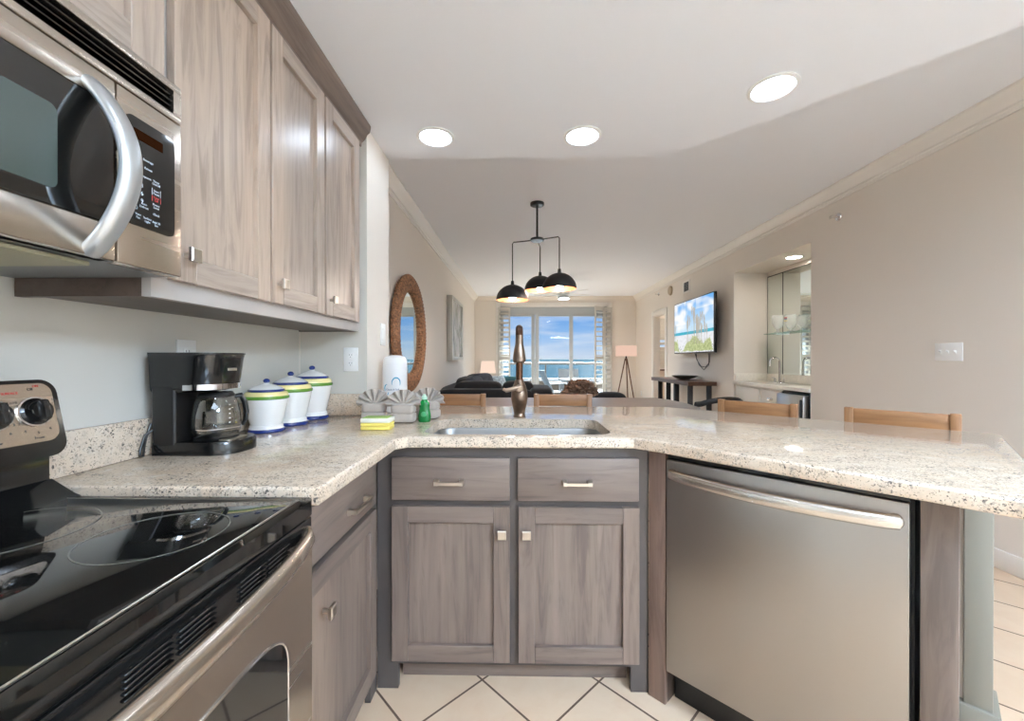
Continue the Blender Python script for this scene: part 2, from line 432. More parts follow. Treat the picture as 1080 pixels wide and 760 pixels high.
# ------------------------------------------------------------ the room
XL, XR, YB, YF, ZK, ZC = -1.08, 2.72, -2.2, 9.7, 2.32, 2.66
struct('floor', MB().box(XL - .12, 4.6, YB - .1, YF + .15, -.1, 0), M['tile'])
c = MB().box(XL - .12, 4.6, YB - .1, YF + .15, ZC, ZC + .1)
c.prism([(XL - .12, YB - .1), (XR + .12, YB - .1), (XR + .12, 3.14 - XR - .12), (.83, 2.31), (XL - .12, 2.31)], ZK, ZC + .02)
struct('ceiling', c, M['ceil'])
struct('wall_left', MB().box(XL - .12, XL, YB - .1, 1.98, 0, ZC + .05), M['wall_k'])
struct('wall_living_left', MB().box(XL - .12, XL, 1.98, YF + .15, 0, ZC + .05), M['wall'])
w = MB().box(XL, -.75, 1.99, 2.325, 0, ZK + .02)
o = struct('wall_wing', w, [M['wall'], M['wall_k']])
for p in o.data.polygons:
    if p.normal.y < -.5: p.material_index = 1
w = MB()
T = .12
w.box(XR, XR + T, YB - .1, 3.89, 0, ZC + .05)
w.box(XR, XR + T, 3.89, 5.27, 2.28, ZC + .05)
w.box(XR, XR + T, 5.27, 7.72, 0, ZC + .05)
w.box(XR, XR + T, 7.72, 8.40, 2.06, ZC + .05)
w.box(XR, XR + T, 8.40, YF + .15, 0, ZC + .05)
w.box(XR + T, 3.26, 3.77, 3.89, 0, 2.4); w.box(XR + T, 3.26, 5.27, 5.39, 0, 2.4)
w.box(3.145, 3.26, 3.89, 5.27, 0, 2.4); w.box(XR + T, 3.145, 3.89, 5.27, 2.28, 2.4)
struct('wall_right', w, M['wall'])
struct('wall_back', MB().box(XL - .12, XR + T, YB - .1, YB, 0, ZC + .05), M['wall'])
w = MB()
w.box(XL, -.47, YF, YF + .15, 0, ZC + .05); w.box(2.05, 3.05, YF, YF + .15, 0, ZC + .05); w.box(-.47, 2.05, YF, YF + .15, 2.42, ZC + .05)
w.box(3.05, 4.2, YF, YF + .15, 0, .95); w.box(3.05, 4.2, YF, YF + .15, 2.15, ZC + .05); w.box(4.2, 4.6, YF, YF + .15, 0, ZC + .05)
struct('wall_far', w, M['wall'])
struct('wall_bedroom', MB().box(4.5, 4.6, 6.3, YF, 0, ZC + .05).box(XR + T, 4.5, 6.3, 6.4, 0, ZC + .05), M['wall'])

def crown(path, inward):
    """crown moulding: a stepped profile swept along a straight wall; inward = direction into the room"""
    prof = [(0, 0), (.09, 0), (.09, -.015), (.078, -.022), (.06, -.045), (.036, -.07), (.024, -.078), (.024, -.092), (.012, -.098), (.010, -.118), (0, -.118)]
    a, b = Vector((*path[0], ZC)), Vector((*path[1], ZC)); n = Vector((*inward, 0))
    return MB().ringmesh([[p + n * u + Vector((0, 0, v)) for u, v in prof] for p in (a, b)])
struct('trim_1', crown(((XL, 2.325), (XL, YF)), (1, 0)), M['trim'])
struct('trim_2', crown(((XR, .42), (XR, YF)), (-1, 0)), M['trim'])
struct('trim_3', crown(((XL, YF), (XR, YF)), (0, -1)), M['wall'])
def baseb(x0, x1, y0, y1): return MB().box(x0, x1, y0, y1, 0, .11, .004)
struct('baseboard_right', baseb(XR - .015, XR, YB, 3.89).box(XR - .015, XR, 5.27, 7.63, 0, .11, .004).box(XR - .015, XR, 8.49, YF, 0, .11, .004), M['trim'])
struct('baseboard_left', baseb(XL, XL + .015, 2.34, YF), M['trim'])
# knee wall behind the counter run, and its end post
U = Matrix.Translation((.5, 1.408, 0)) @ Matrix.Rotation(-PI / 4, 4, 'Z')     # frame of the angled run: +x along it, +y away from the kitchen
k = MB(); k.box(-.745, .62, 2.09, 2.20, 0, .872)
mk = k.mark(); k.box(-.25, .700, .612, .70, 0, .872); k.xf(mk, U)
struct('wall_peninsula', k, M['wall'])
k = MB(); mk = k.mark(); k.box(.700, .762, .592, .72, 0, .872, .003); k.xf(mk, U)
struct('wall_peninsula_end', k, M['knee'])
k = MB(); mk = k.mark(); k.box(.690, .778, .577, .735, 0, .095, .004); k.xf(mk, U)
struct('baseboard_peninsula', k, M['knee'])

# sliding door to the balcony
w1 = bpy.data.objects.new('window_1', None); COL.objects.link(w1); w1.location = (.79, YF + .06, 0); w1['kind'] = 'structure'
RM[w1] = Matrix.Translation((.79, YF + .06, 0))
f = MB()
f.box(-.47, -.40, YF + .02, YF + .12, 0, 2.42); f.box(1.98, 2.05, YF + .02, YF + .12, 0, 2.42); f.box(-.40, 1.98, YF + .02, YF + .12, 2.25, 2.42)
f.box(-.40, 1.98, YF + .02, YF + .12, 0, .08)
f.box(.265, .345, YF + .05, YF + .11, .08, 2.25, .006); f.box(.355, .445, YF + .03, YF + .09, .08, 2.25, .006); f.box(1.165, 1.255, YF + .05, YF + .11, .08, 2.25, .006)
for a, b in ((-.40, .265), (.445, 1.165), (1.255, 1.98)):
    f.box(a, b, YF + .05, YF + .10, .08, .19, .005); f.box(a, b, YF + .05, YF + .10, 2.20, 2.25, .004)
obj('window_frame', f, M['alu'], w1)
g = MB().box(-.575, -.47, YF - .02, YF, 0, 2.52, .003).box(2.05, 2.155, YF - .02, YF, 0, 2.52, .003).box(-.47, 2.05, YF - .02, YF, 2.42, 2.52, .003)
obj('casing', g, M['trim'], w1)
for a, b in ((-.40, .265), (.445, 1.165), (1.255, 1.98)):
    obj('pane', MB().box(a, b, YF + .072, YF + .078, .18, 2.21), M['pane'], w1)
w2 = bpy.data.objects.new('window_2', None); COL.objects.link(w2); w2.location = (3.6, YF + .06, .95); w2['kind'] = 'structure'
RM[w2] = Matrix.Translation((3.6, YF + .06, .95))
obj('window_frame', MB().box(3.05, 3.11, YF + .03, YF + .11, .95, 2.15).box(4.14, 4.2, YF + .03, YF + .11, .95, 2.15).box(3.11, 4.14, YF + .03, YF + .11, .95, 1.01).box(3.11, 4.14, YF + .03, YF + .11, 2.09, 2.15), M['trim'], w2)
obj('pane', MB().box(3.11, 4.14, YF + .06, YF + .066, 1.01, 2.09), M['pane'], w2)
obj('window_sill', MB().box(2.98, 4.27, YF - .06, YF, .915, .95, .005), M['walnut'], w2)
d = bpy.data.objects.new('door_1', None); COL.objects.link(d); d.location = (XR, 8.06, 0); d['kind'] = 'structure'; RM[d] = Matrix.Translation((XR, 8.06, 0))
obj('door_casing', MB().box(XR - .018, XR, 7.63, 7.72, 0, 2.15, .003).box(XR - .018, XR, 8.40, 8.49, 0, 2.15, .003).box(XR - .018, XR, 7.72, 8.40, 2.06, 2.15, .003), M['trim'], d)
obj('door_jamb', MB().box(XR, XR + T, 7.72, 7.735, 0, 2.06).box(XR, XR + T, 8.385, 8.40, 0, 2.06).box(XR, XR + T, 7.735, 8.385, 2.045, 2.06), M['trim'], d)

def shutter(name_label, x0, x1, z0, z1, y, rot, tilt):
    wd = x1 - x0
    r = thing('plantation_shutter', name_label, 'shutter', (x0, y, z0), rot, 'plantation shutters', local=True)
    h = z1 - z0; st = .035
    obj('shutter_frame', MB().box(0, st, -.014, .014, 0, h, .003).box(wd - st, wd, -.014, .014, 0, h, .003).box(st, wd - st, -.014, .014, 0, .09, .003).box(st, wd - st, -.014, .014, h - .09, h, .003)
        .box(st, wd - st, -.014, .014, h * .5 - .03, h * .5 + .03, .003), M['shut'], r)
    lv = MB(); n = int((h - .18) / (.105 if tilt > -60 else .078))
    for i in range(n):
        z = .09 + (i + .5) * (h - .18) / n
        if abs(z - h * .5) < .05: continue
        mk = lv.mark(); lv.box(st, wd - st, -.044, .044, -.005, .005, .003, 1)
        lv.xf(mk, Matrix.Translation((0, 0, z)) @ Matrix.Rotation(math.radians(tilt), 4, 'X'))
    obj('louver_panel', lv, M['shut'], r)
    return r
shutter('white louvered shutter panel at the left end of the sliding door', -.53, -.235, .03, 2.40, YF - .055, 0, -28)
shutter('white louvered shutter panel folded out beside the right glass pane', 1.70, 2.02, .03, 2.40, YF - .32, math.radians(40), -12)
shutter('white louvered shutter panel flat against the right door casing', 1.96, 2.15, .03, 2.40, YF - .07, 0, -28)
shutter('cream louvered shutter in the bedroom window seen through the doorway', 3.10, 3.62, .96, 2.14, YF - .02, 0, -78)
shutter('cream louvered shutter at the hidden side of the bedroom window', 3.63, 4.15, .96, 2.14, YF - .02, 0, -78)

# ------------------------------------------------------------ outside: balcony, sea
struct('floor_balcony', MB().box(-3, 5, YF + .15, 11.75, -.25, -.03), M['deck'])
struct('ceiling_balcony', MB().box(-3, 5, YF + .15, 11.75, 2.72, 2.92), M['ceil'])
p = MB().box(-3, 5, 11.6, 11.75, -.03, .58)
struct('wall_balcony_parapet', p, M['sand'])
r = thing('balcony_railing', 'beige balcony rail with clear glass panels above the stucco parapet', 'railing', (1, 11.67, .58))
obj('top_rail', MB().box(-3, 5, 11.64, 11.72, 1.03, 1.09, .01), M['railm'], r)
obj('bottom_rail', MB().box(-3, 5, 11.655, 11.695, .60, .64, .006), M['railm'], r)
for x in (-2.9, -1.1, .7, 2.5, 4.3): obj('post', MB().box(x, x + .04, 11.655, 11.695, .58, 1.035, .004), M['railm'], r)
for x in (-2.86, -1.06, .74, 2.54): obj('glass_panel', MB().box(x, x + 1.76, 11.67, 11.68, .64, 1.03), M['pane'], r)
sea = MB().box(-30000, 30000, 60, 40000, -25.5, -25)
sb = struct('sea', sea, M['sea'])
b = thing('boat', 'tiny dark red boat on the sea near the horizon', 'boat', (150, 2830, -25), 0, local=True)
obj('hull', MB().ringmesh([[(-13, -3, 0), (11, -3, 0), (13, 0, 0), (11, 3, 0), (-13, 3, 0)], [(-14, -4, 4), (12, -4, 4), (17, 0, 4), (12, 4, 4), (-14, 4, 4)]]), M['boat'], b)
obj('cabin', MB().box(-8, 6, -2.5, 2.5, 4, 9, .5), M['sling_d'], b)

def patio_chair(label, loc, rz, fab):
    r = thing('patio_chair', label, 'chair', loc, rz, 'balcony chairs', local=True)     # faces +y, local
    for s in (-1, 1):
        x = s * .27
        obj('side_frame', MB().tube([(x, -.28, 0), (x, -.16, .36), (x, -.18, .42), (x, -.42, .94)], .014, 8)
            .tube([(x, .26, 0), (x, .24, .40), (x, .22, .60), (x, .10, .62), (x, -.25, .60)], .014, 8).tube([(x, -.18, .40), (x, .24, .38)], .012, 8), M['chalu'], r)
    obj('seat', MB().sheet(lambda u, v: (-.26 + .52 * u, -.18 + .42 * v, .40 - .02 * math.sin(PI * u) - .02 * v), 8, 6, .012), M[fab], r)
    obj('backrest', MB().sheet(lambda u, v: (-.26 + .52 * u, -.18 - .24 * v - .02 * math.sin(PI * u), .42 + .52 * v), 8, 6, .012), M[fab], r)
    return r
patio_chair('sling balcony chair with slanted back nearest the sliding door', (.93, 10.35, -.03), math.radians(-78), 'sling')
patio_chair('pale framed balcony chair at the far side of the patio table', (1.35, 11.15, -.03), math.radians(180), 'chalu')
patio_chair('dark blue sling balcony chair behind the right glass pane', (2.05, 10.62, -.03), math.radians(100), 'sling_d')
r = thing('patio_table', 'round patio table between the balcony chairs', 'table', (1.40, 10.65, -.03), 0, local=True)
obj('tabletop', MB().lathe([(.0, .68), (.36, .68), (.375, .69), (.375, .70), (.36, .71), (0, .71)]), M['chalu'], r)
for i in range(4):
    a = PI / 4 + i * PI / 2; obj('leg', MB().tube([(.28 * math.cos(a), .28 * math.sin(a), 0), (.2 * math.cos(a), .2 * math.sin(a), .68)], .014, 8), M['chalu'], r)

# ------------------------------------------------------------ ceiling lights
def can_light(x, y, z, label, lens, rad=.078):
    r = thing('recessed_light', label, 'ceiling light', (x, y, z), 0, 'recessed ceiling lights', local=True)
    obj('trim_ring', MB().lathe([(rad, -.001), (rad + .018, -.001), (rad + .018, -.005), (rad + .004, -.009), (rad, -.006)], seg=40, cap0=False, cap1=False), M['white'], r)
    obj('lens', MB().lathe([(rad, -.001), (rad, -.004), (0, -.005)], seg=40), M[lens], r)
    return r
can_light(-.432, 2.085, ZK, 'round recessed kitchen ceiling light nearest the wall cabinets', 'lens')
can_light(.315, 2.09, ZK, 'round recessed kitchen ceiling light above the sink counter', 'lens')
can_light(1.055, 1.735, ZK, 'round recessed kitchen ceiling light above the peninsula end, largest', 'lens')
can_light(-.25, .35, ZK, 'round recessed ceiling light over the kitchen aisle', 'lens')
can_light(1.3, .2, ZK, 'round recessed ceiling light right of the kitchen aisle', 'lens')
r = thing('fill_panel_light', 'large added fill light panel, unseen, over the back of the kitchen', 'ceiling light', (.45, -.75, ZK), 0, local=True)  # added behind the camera as frontal fill; no such fixture is known
obj('housing', MB().box(-.62, .62, -.62, .62, -.05, -.001, .01), M['white'], r)
obj('diffuser', MB().box(-.58, .58, -.58, .58, -.062, -.05, .006), M['panel'], r)
r = thing('fill_panel_light', 'added fill light panel, unseen, near the right wall behind the kitchen', 'ceiling light', (1.95, -.9, ZK), 0, local=True)  # second added fill, brightens the right wall and dining side
obj('housing', MB().box(-.47, .47, -.47, .47, -.05, -.001, .01), M['white'], r)
obj('diffuser', MB().box(-.44, .44, -.44, .44, -.062, -.05, .006), M['fill_panel_bright'], r)
can_light(3.35, 8.6, ZC, 'added unseen fill light in the bedroom ceiling beyond the doorway', 'lens_n', .12)  # added out of view to brighten the bedroom shutters
can_light(2.93, 4.45, 2.28, 'small recessed light in the wet bar niche ceiling', 'lens_n', .07)

# ------------------------------------------------------------ kitchen cabinets
def shaker(mb_axis, a0, a1, z0, z1, front, depth, fr=.058, top=None, bot=None):
    """a shaker door in a plane; mb_axis 'x': spans x, faces -y at y=front; 'y': spans y, faces +x at x=front"""
    top = top or fr; bot = bot or fr
    m = MB(); s = -1 if mb_axis == 'x' else 1
    f0, f1 = front, front - s * depth; lo, hi = min(f0, f1), max(f0, f1)
    pf = front - s * .015; pl, ph = min(pf, f1), max(pf, f1)
    def bx(u0, u1, v0, v1, l, h, bev=.0015):
        if mb_axis == 'x': m.box(u0, u1, l, h, v0, v1, bev, 1)
        else: m.box(l, h, u0, u1, v0, v1, bev, 1)
    bx(a0, a0 + fr, z0, z1, lo, hi); bx(a1 - fr, a1, z0, z1, lo, hi)
    m.mi = 1; bx(a0 + fr, a1 - fr, z1 - top, z1, lo, hi); bx(a0 + fr, a1 - fr, z0, z0 + bot, lo, hi); m.mi = 0
    bx(a0 + fr - .004, a1 - fr + .004, z0 + bot - .004, z1 - top + .004, pl, ph, 0)
    return m
def knob(parent, pos, n):
    """square knob: stem and flared plate; n = outward normal"""
    n = Vector(n); p = Vector(pos); m = MB()
    m.cyl(p, p + n * .018, .006, 12)
    t = Vector((-n.y, n.x, 0)) if abs(n.z) < .5 else Vector((1, 0, 0)); z = Vector((0, 0, 1))
    rings = [[p + n * d + t * a * h + z * b * h for a, b in ((-1, -1), (1, -1), (1, 1), (-1, 1))] for d, h in ((.016, .010), (.020, .015), (.027, .0155), (.029, .013))]
    m.ringmesh(rings)
    return obj('knob', m, M['nickel'], parent)
def pull(parent, c, along, n, L=.1):
    c = Vector(c); a = Vector(along); n = Vector(n); z = Vector((0, 0, 1)); m = MB()
    for s in (-1, 1):
        e = c + a * s * (L / 2 - .006)
        rings = [[e + n * d + a * u * w + z * v * w for u, v in ((-1, -1), (1, -1), (1, 1), (-1, 1))] for d, w in ((0, .009), (.006, .009), (.012, .0065), (.026, .0065))]
        m.ringmesh(rings)
    m._bar(c - a * L / 2 + n * .024, c + a * L / 2 + n * .024, .009, .010)
    return obj('pull', m, M['nickel'], parent)

YS = 1.465
t = thing('sink_base_cabinet', 'grey stained base cabinet with two drawers and two doors under the sink', 'cabinet', (-.02, YS, 0))
ff = MB()
ff.box(-.515, -.44, YS, YS + .02, 0, .872); ff.box(.395, .456, YS, YS + .02, 0, .872); ff.box(-.055, .008, YS, YS + .02, .09, .872)
for a_, b_ in ((-.44, -.055), (.008, .395)):
    ff.box(a_, b_, YS, YS + .02, .835, .872); ff.box(a_, b_, YS, YS + .02, .655, .695); ff.box(a_, b_, YS, YS + .02, .09, .125)
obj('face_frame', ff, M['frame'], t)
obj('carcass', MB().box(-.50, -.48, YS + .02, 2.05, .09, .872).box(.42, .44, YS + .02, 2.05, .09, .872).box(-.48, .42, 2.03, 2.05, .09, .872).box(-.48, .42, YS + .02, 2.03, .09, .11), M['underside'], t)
obj('toe_kick', MB().box(-.44, .395, YS + .065, YS + .08, 0, .09), M['wood_x'], t)
for x0, x1 in ((-.457, -.037), (-.009, .417)):
    dr = obj('drawer', MB().box(x0, x1, YS - .021, YS, .686, .837, .003), M['wood_x'], t)
    pull(dr, ((x0 + x1) / 2 - .004, YS - .021, .752), (1, 0, 0), (0, -1, 0))
for x0, x1, kx in ((-.457, -.037, -.064), (-.006, .419, .022)):
    dd = obj('door', shaker('x', x0, x1, .112, .664, YS - .021, .02), [M['wood_z'], M['wood_x']], t)
    knob(dd, (kx, YS - .021, .574), (0, -1, 0))

XF = -.517
t = thing('corner_base_cabinet', 'grey stained base cabinet with one drawer and door between range and sink cabinet', 'cabinet', (XF, 1.15, 0))
ff = MB(); ff.box(XF - .02, XF, .865, .90, .09, .872); ff.box(XF - .02, XF, 1.40, 1.463, 0, .872); ff.box(XF - .02, XF, .90, 1.40, .828, .872); ff.box(XF - .02, XF, .90, 1.40, .665, .70); ff.box(XF - .02, XF, .90, 1.40, .09, .125)
obj('face_frame', ff, M['frame'], t)
obj('carcass', MB().box(-1.05, XF - .02, .865, .88, .09, .872).box(-1.05, XF - .02, .88, 1.9, .09, .11).box(-1.07, -1.05, .865, 1.9, .09, .872), M['underside'], t)
obj('toe_kick', MB().box(XF - .075, XF - .06, .865, 1.40, 0, .09), M['wood_y'], t)
dr = obj('drawer', MB().box(XF, XF + .021, .875, 1.406, .69, .833, .003), M['wood_y'], t)
pull(dr, (XF + .021, 1.232, .745), (0, 1, 0), (1, 0, 0), .13)
dd = obj('door', shaker('y', .875, 1.406, .10, .672, XF + .021, .02), [M['wood_z'], M['wood_y']], t)
knob(dd, (XF + .021, 1.02, .553), (1, 0, 0))

# wall cabinets
XU = -.78
t = thing('wall_cabinet', 'long grey stained wall cabinet with three shaker doors beside the microwave', 'cabinet', (XU, 1.4, 1.32))
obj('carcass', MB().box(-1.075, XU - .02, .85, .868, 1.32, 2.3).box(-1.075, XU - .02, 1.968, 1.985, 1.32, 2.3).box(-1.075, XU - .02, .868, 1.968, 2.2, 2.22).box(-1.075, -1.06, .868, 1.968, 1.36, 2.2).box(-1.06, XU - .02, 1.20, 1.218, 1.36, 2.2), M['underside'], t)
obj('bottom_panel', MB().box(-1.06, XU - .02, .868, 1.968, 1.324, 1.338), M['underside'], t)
ff = MB(); ff.box(XU - .02, XU, .85, .90, 1.32, 2.30); ff.box(XU - .02, XU, 1.21, 1.255, 1.37, 2.2); ff.box(XU - .02, XU, 1.56, 1.605, 1.37, 2.2); ff.box(XU - .02, XU, 1.90, 1.975, 1.32, 2.30); ff.box(XU - .02, XU, .90, 1.90, 1.32, 1.375); ff.box(XU - .02, XU, .90, 1.90, 2.19, 2.30)
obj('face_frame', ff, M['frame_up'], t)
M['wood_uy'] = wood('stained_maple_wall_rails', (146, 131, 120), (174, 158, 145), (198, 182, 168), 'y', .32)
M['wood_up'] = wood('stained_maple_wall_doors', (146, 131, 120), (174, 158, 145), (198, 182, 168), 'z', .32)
for y0, y1, ky in ((.888, 1.232, .915), (1.243, 1.578, 1.272), (1.592, 1.922, 1.622)):
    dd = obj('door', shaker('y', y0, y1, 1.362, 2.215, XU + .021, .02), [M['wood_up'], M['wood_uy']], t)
    knob(dd, (XU + .021, ky, 1.422), (1, 0, 0))
cr_ = [(0, 0), (.006, .0), (.008, .018), (.022, .03), (.036, .055), (.048, .066), (.052, .085), (.052, .097), (0, .097)]
def cab_crown(y0, y1): return MB().ringmesh([[(XU + .0 + u, y, 2.222 + v) for u, v in cr_] for y in (y0, y1)])
obj('crown', cab_crown(.85, 1.985), M['wood_y'], t)
t = thing('over_range_cabinet', 'short grey stained wall cabinet above the microwave', 'cabinet', (XU, .45, 1.76))
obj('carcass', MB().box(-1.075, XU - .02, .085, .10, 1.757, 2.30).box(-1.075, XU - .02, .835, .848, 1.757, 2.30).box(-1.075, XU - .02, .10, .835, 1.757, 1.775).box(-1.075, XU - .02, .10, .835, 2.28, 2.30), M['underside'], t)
obj('face_frame', MB().box(XU - .02, XU, .085, .12, 1.757, 2.30).box(XU - .02, XU, .80, .848, 1.757, 2.30).box(XU - .02, XU, .12, .80, 1.757, 1.80).box(XU - .02, XU, .12, .80, 2.19, 2.30).box(XU - .02, XU, .44, .48, 1.80, 2.19), M['frame_up'], t)
for y0, y1, ky in ((.09, .457, .43), (.463, .862, .49)):
    dd = obj('door', shaker('y', y0, y1, 1.765, 2.215, XU + .021, .02, fr=.075, bot=.08), [M['wood_up'], M['wood_uy']], t)
    knob(dd, (XU + .021, ky, 1.80), (1, 0, 0))
obj('crown', cab_crown(.085, .849), M['wood_y'], t)

# ------------------------------------------------------------ countertop, sink, faucet
outline = [(-1.075, .86), (-.427, .86), (-.427, 1.395), (-.395, 1.43), (.395, 1.43), (.455, 1.378), (1.0, .79), (1.03, .785), (1.72, 1.495), (1.735, 1.53), (1.70, 1.57), (.86, 2.335), (.80, 2.362), (-.745, 2.362), (-.745, 1.985), (-1.075, 1.985)]
SX0, SX1, SY0, SY1 = -.362, .338, 1.482, 1.862
hole = rrect(SX0, SX1, SY0, SY1, .07)
cb = MB().prism(outline, .874, .914, hole=hole)
es = [e for e in cb.b.edges if len(e.link_faces) == 2 and e.calc_face_angle(0) > 1.0 and abs(e.verts[0].co.z - e.verts[1].co.z) < 1e-4]
def inhole(e): return all(abs(v.co.x + .012) < .36 and 1.47 < v.co.y < 1.88 for v in e.verts)
bmesh.ops.bevel(cb.b, geom=[e for e in es if not inhole(e)], offset=.008, segments=3, profile=.5, affect='EDGES', clamp_overlap=True)
t = thing('countertop', 'speckled cream granite countertop running from range round to the peninsula end', 'countertop', (0, 1.6, .874))
obj('slab', cb, M['granite'], t, sharp=30)
obj('backsplash', MB().box(-1.077, -1.056, .862, 1.962, .9145, 1.018, .003), M['granite'], t)
obj('backsplash', MB().box(-1.077, -.752, 1.964, 1.987, .9145, 1.018, .003), M['granite'], t)

t = thing('kitchen_sink', 'undermounted stainless steel sink in the granite counter', 'sink', (-.012, 1.67, .68))
def sring(ins, z, r): return [(x, y, z) for x, y in rrect(SX0 - .006 + ins, SX1 + .006 - ins, SY0 - .006 + ins, SY1 + .006 - ins, r)]
sk = MB().ringmesh([sring(-.02, .8735, .08), sring(-.02, .871, .08), sring(.004, .872, .07), sring(.008, .86, .07), sring(.014, .72, .06), sring(.03, .70, .05), sring(.06, .695, .04)], cap0=False)
obj('bowl', sk, steel('sink_steel', (150, 149, 147), .42, 'x'), t)
obj('drain', MB().lathe([(.0, .692), (.045, .6955), (.045, .698), (.03, .6975), (.026, .690), (0, .690)], c=(-.012, 1.67, 0)), M['chrome'], t)

fx, fy = -.004, 1.93
t = thing('kitchen_faucet', 'antique bronze pull-down faucet behind the sink', 'faucet', (fx, fy, .914))
obj('body', MB().lathe([(.029, .9146), (.030, .92), (.026, .926), (.027, .94), (.034, .97), (.039, 1.0), (.038, 1.03), (.031, 1.06), (.024, 1.075), (.021, 1.085), (.019, 1.09)], c=(fx, fy, 0)), M['bronze'], t)
pts = [(fx, fy, 1.08), (fx, fy, 1.24)] + [(fx, fy - .085 + .085 * math.cos(a), 1.24 + .085 * math.sin(a)) for a in [PI * i / 12 for i in range(1, 13)]]
obj('neck', MB().tube(pts, .0165, 14), M['bronze_d'], t)
hx, hy = fx, fy - .17
obj('spray_head', MB().lathe([(.0, 1.172), (.024, 1.172), (.0275, 1.176), (.028, 1.19), (.026, 1.205), (.023, 1.225), (.0175, 1.25), (.0165, 1.275), (.0165, 1.29)], c=(hx, hy, 0)), M['bronze'], t)
lv = MB().lathe([(.0, -.0), (.018, 0), (.019, .02), (.014, .03), (0, .031)], c=(fx - .0, fy - .028, 1.052), m=Matrix.Rotation(PI / 2, 4, 'X'), seg=20)
lv.tube([(fx + .01, fy - .05, 1.062), (fx - .03, fy - .055, 1.05), (fx - .06, fy - .055, 1.043), (fx - .075, fy - .055, 1.05)], [.009, .010, .010, .006], 10)
obj('lever', lv, mat('worn_bronze_lever', (190, 168, 148), .35, 1), t, 'lighter bronze lever')

# ------------------------------------------------------------ peninsula front: filler, dishwasher, end panel
def angled(name, label, cat, x):
    o = thing(name, label, cat, tuple(U @ Vector((x, 0, 0))), -PI / 4, local=True); return o
o = angled('filler_post', 'narrow reddish stained filler post between sink cabinet and dishwasher', 'cabinet panel', 0)
obj('panel', MB().box(-.066, -.004, 0, .02, 0, .872, .002), wood('filler_stained_maple', (100, 84, 76), (132, 108, 96), (160, 134, 118), 'z'), o)
obj('return_panel', MB().box(-.022, -.004, .02, .10, 0, .872), M['underside'], o)
dw = angled('dishwasher', 'stainless steel dishwasher with curved bar handle under the peninsula', 'dishwasher', 0)
obj('tub', MB().box(.004, .604, .03, .57, .10, .862), M['dwgap'], dw)
dr = obj('door', MB().box(.0, .597, -.004, .026, .122, .846, .004), steel('dishwasher_steel', (166, 161, 156), .32, 'z'), dw)
obj('control_strip', MB().box(.004, .596, .004, .028, .847, .860, .002), M['black'], dw)
hp = [(.018 + .56 * i / 24, -.012 - .05 * math.sin(PI * i / 24) ** .7, .799 - .0) for i in range(25)]
hb = MB().tube(hp, .0185, 14, flat=(1, .55))
for x in (.024, .572): hb.ball((x, -.008, .799), .016, .012, .019)
obj('handle', hb, M['steel_h'], dr)
obj('toe_kick', MB().box(.002, .602, .06, .075, 0, .12), M['blackp'], dw)
o = angled('cabinet_gable', 'grey stained wooden end panel right of the dishwasher', 'cabinet panel', .61)
obj('front_stile', MB().box(.004, .066, .0, .02, 0, .872, .002), M['wood_z'], o)
obj('side_board', MB().box(.046, .064, .02, .585, 0, .872), M['wood_z'], o)

# ------------------------------------------------------------ range
t = thing('range', 'black and stainless electric range with glass cooktop left of the counter', 'stove', (-.74, .465, 0))
Y0, Y1 = .085, .843
obj('body', MB().box(-1.06, -.452, Y0, Y1, .06, .868), M['black'], t)
obj('plinth', MB().box(-1.04, -.50, Y0 + .02, Y1 - .02, 0, .06), M['blackp'], t)
ct = obj('cooktop', MB().prism(rrect(-1.055, -.428, Y0 - .004, Y1 + .004, .02), .868, .898).box(-1.0, -.452, Y0 + .018, Y1 - .018, .896, .9005, .003), M['blackgl'], t)
rim = MB()
for a, b in (((-.452, Y0 + .02), (-.452, Y1 - .02)), ((-.452, Y1 - .02), (-1.0, Y1 - .02)), ((-.452, Y0 + .02), (-1.0, Y0 + .02))):
    rim.tube([(*a, .9), (*b, .9)], .0022, 6)
obj('trim_strip', rim, M['nickel'], ct)
for cx, cy, r in ((-.592, .655, .098), (-.855, .66, .115), (-.592, .27, .12), (-.855, .27, .085)):
    pr = [(r - .0009, .9008), (r + .0009, .9008), (r + .0009, .9011), (r - .0009, .9011), (r - .0009, .9008)]
    obj('burner_ring', MB().lathe(pr, c=(cx, cy, 0), seg=64, cap0=False, cap1=False), M['ring'], ct)
# back panel
tilt = Matrix.Translation((-.965, 0, 1.0)) @ Matrix.Rotation(math.radians(-12), 4, 'Y')
bgm = MB(); mk = bgm.mark()
pl = Matrix(((0, 0, 1, 0), (1, 0, 0, 0), (0, 1, 0, 0), (0, 0, 0, 1)))   # polygon (y,z) extruded along x
bgm.prism(rrect(Y0 - .01, Y1 + .012, -.012, .148, .03), -.07, 0, pl); bgm.xf(mk, tilt)
bg_ = obj('backguard', bgm, M['black'], t)
fm = MB(); mk = fm.mark(); fm.prism(rrect(Y0 + .002, Y1 - .0, .02, .140, .022), 0, .003, pl); fm.xf(mk, tilt)
obj('control_fascia', fm, M['steel_y'], bg_, 'brushed steel fascia')
rs = MB().box(-1.055, -.99, Y0, Y1, .898, 1.0, .004)
rs.ringmesh([[(-.99, y, .935), (-.94, y, .905), (-.925, y, .8995), (-1.0, y, .8995)] for y in (Y0, Y1 + .002)])
obj('riser', rs, M['black'], t)
ck = MB(); mk = ck.mark(); ck.prism(rrect(.35, .58, .035, .125, .012), .003, .006, pl); ck.xf(mk, tilt); obj('clock_panel', ck, M['blackgl'], bg_)
lg = MB(); rd = MB()
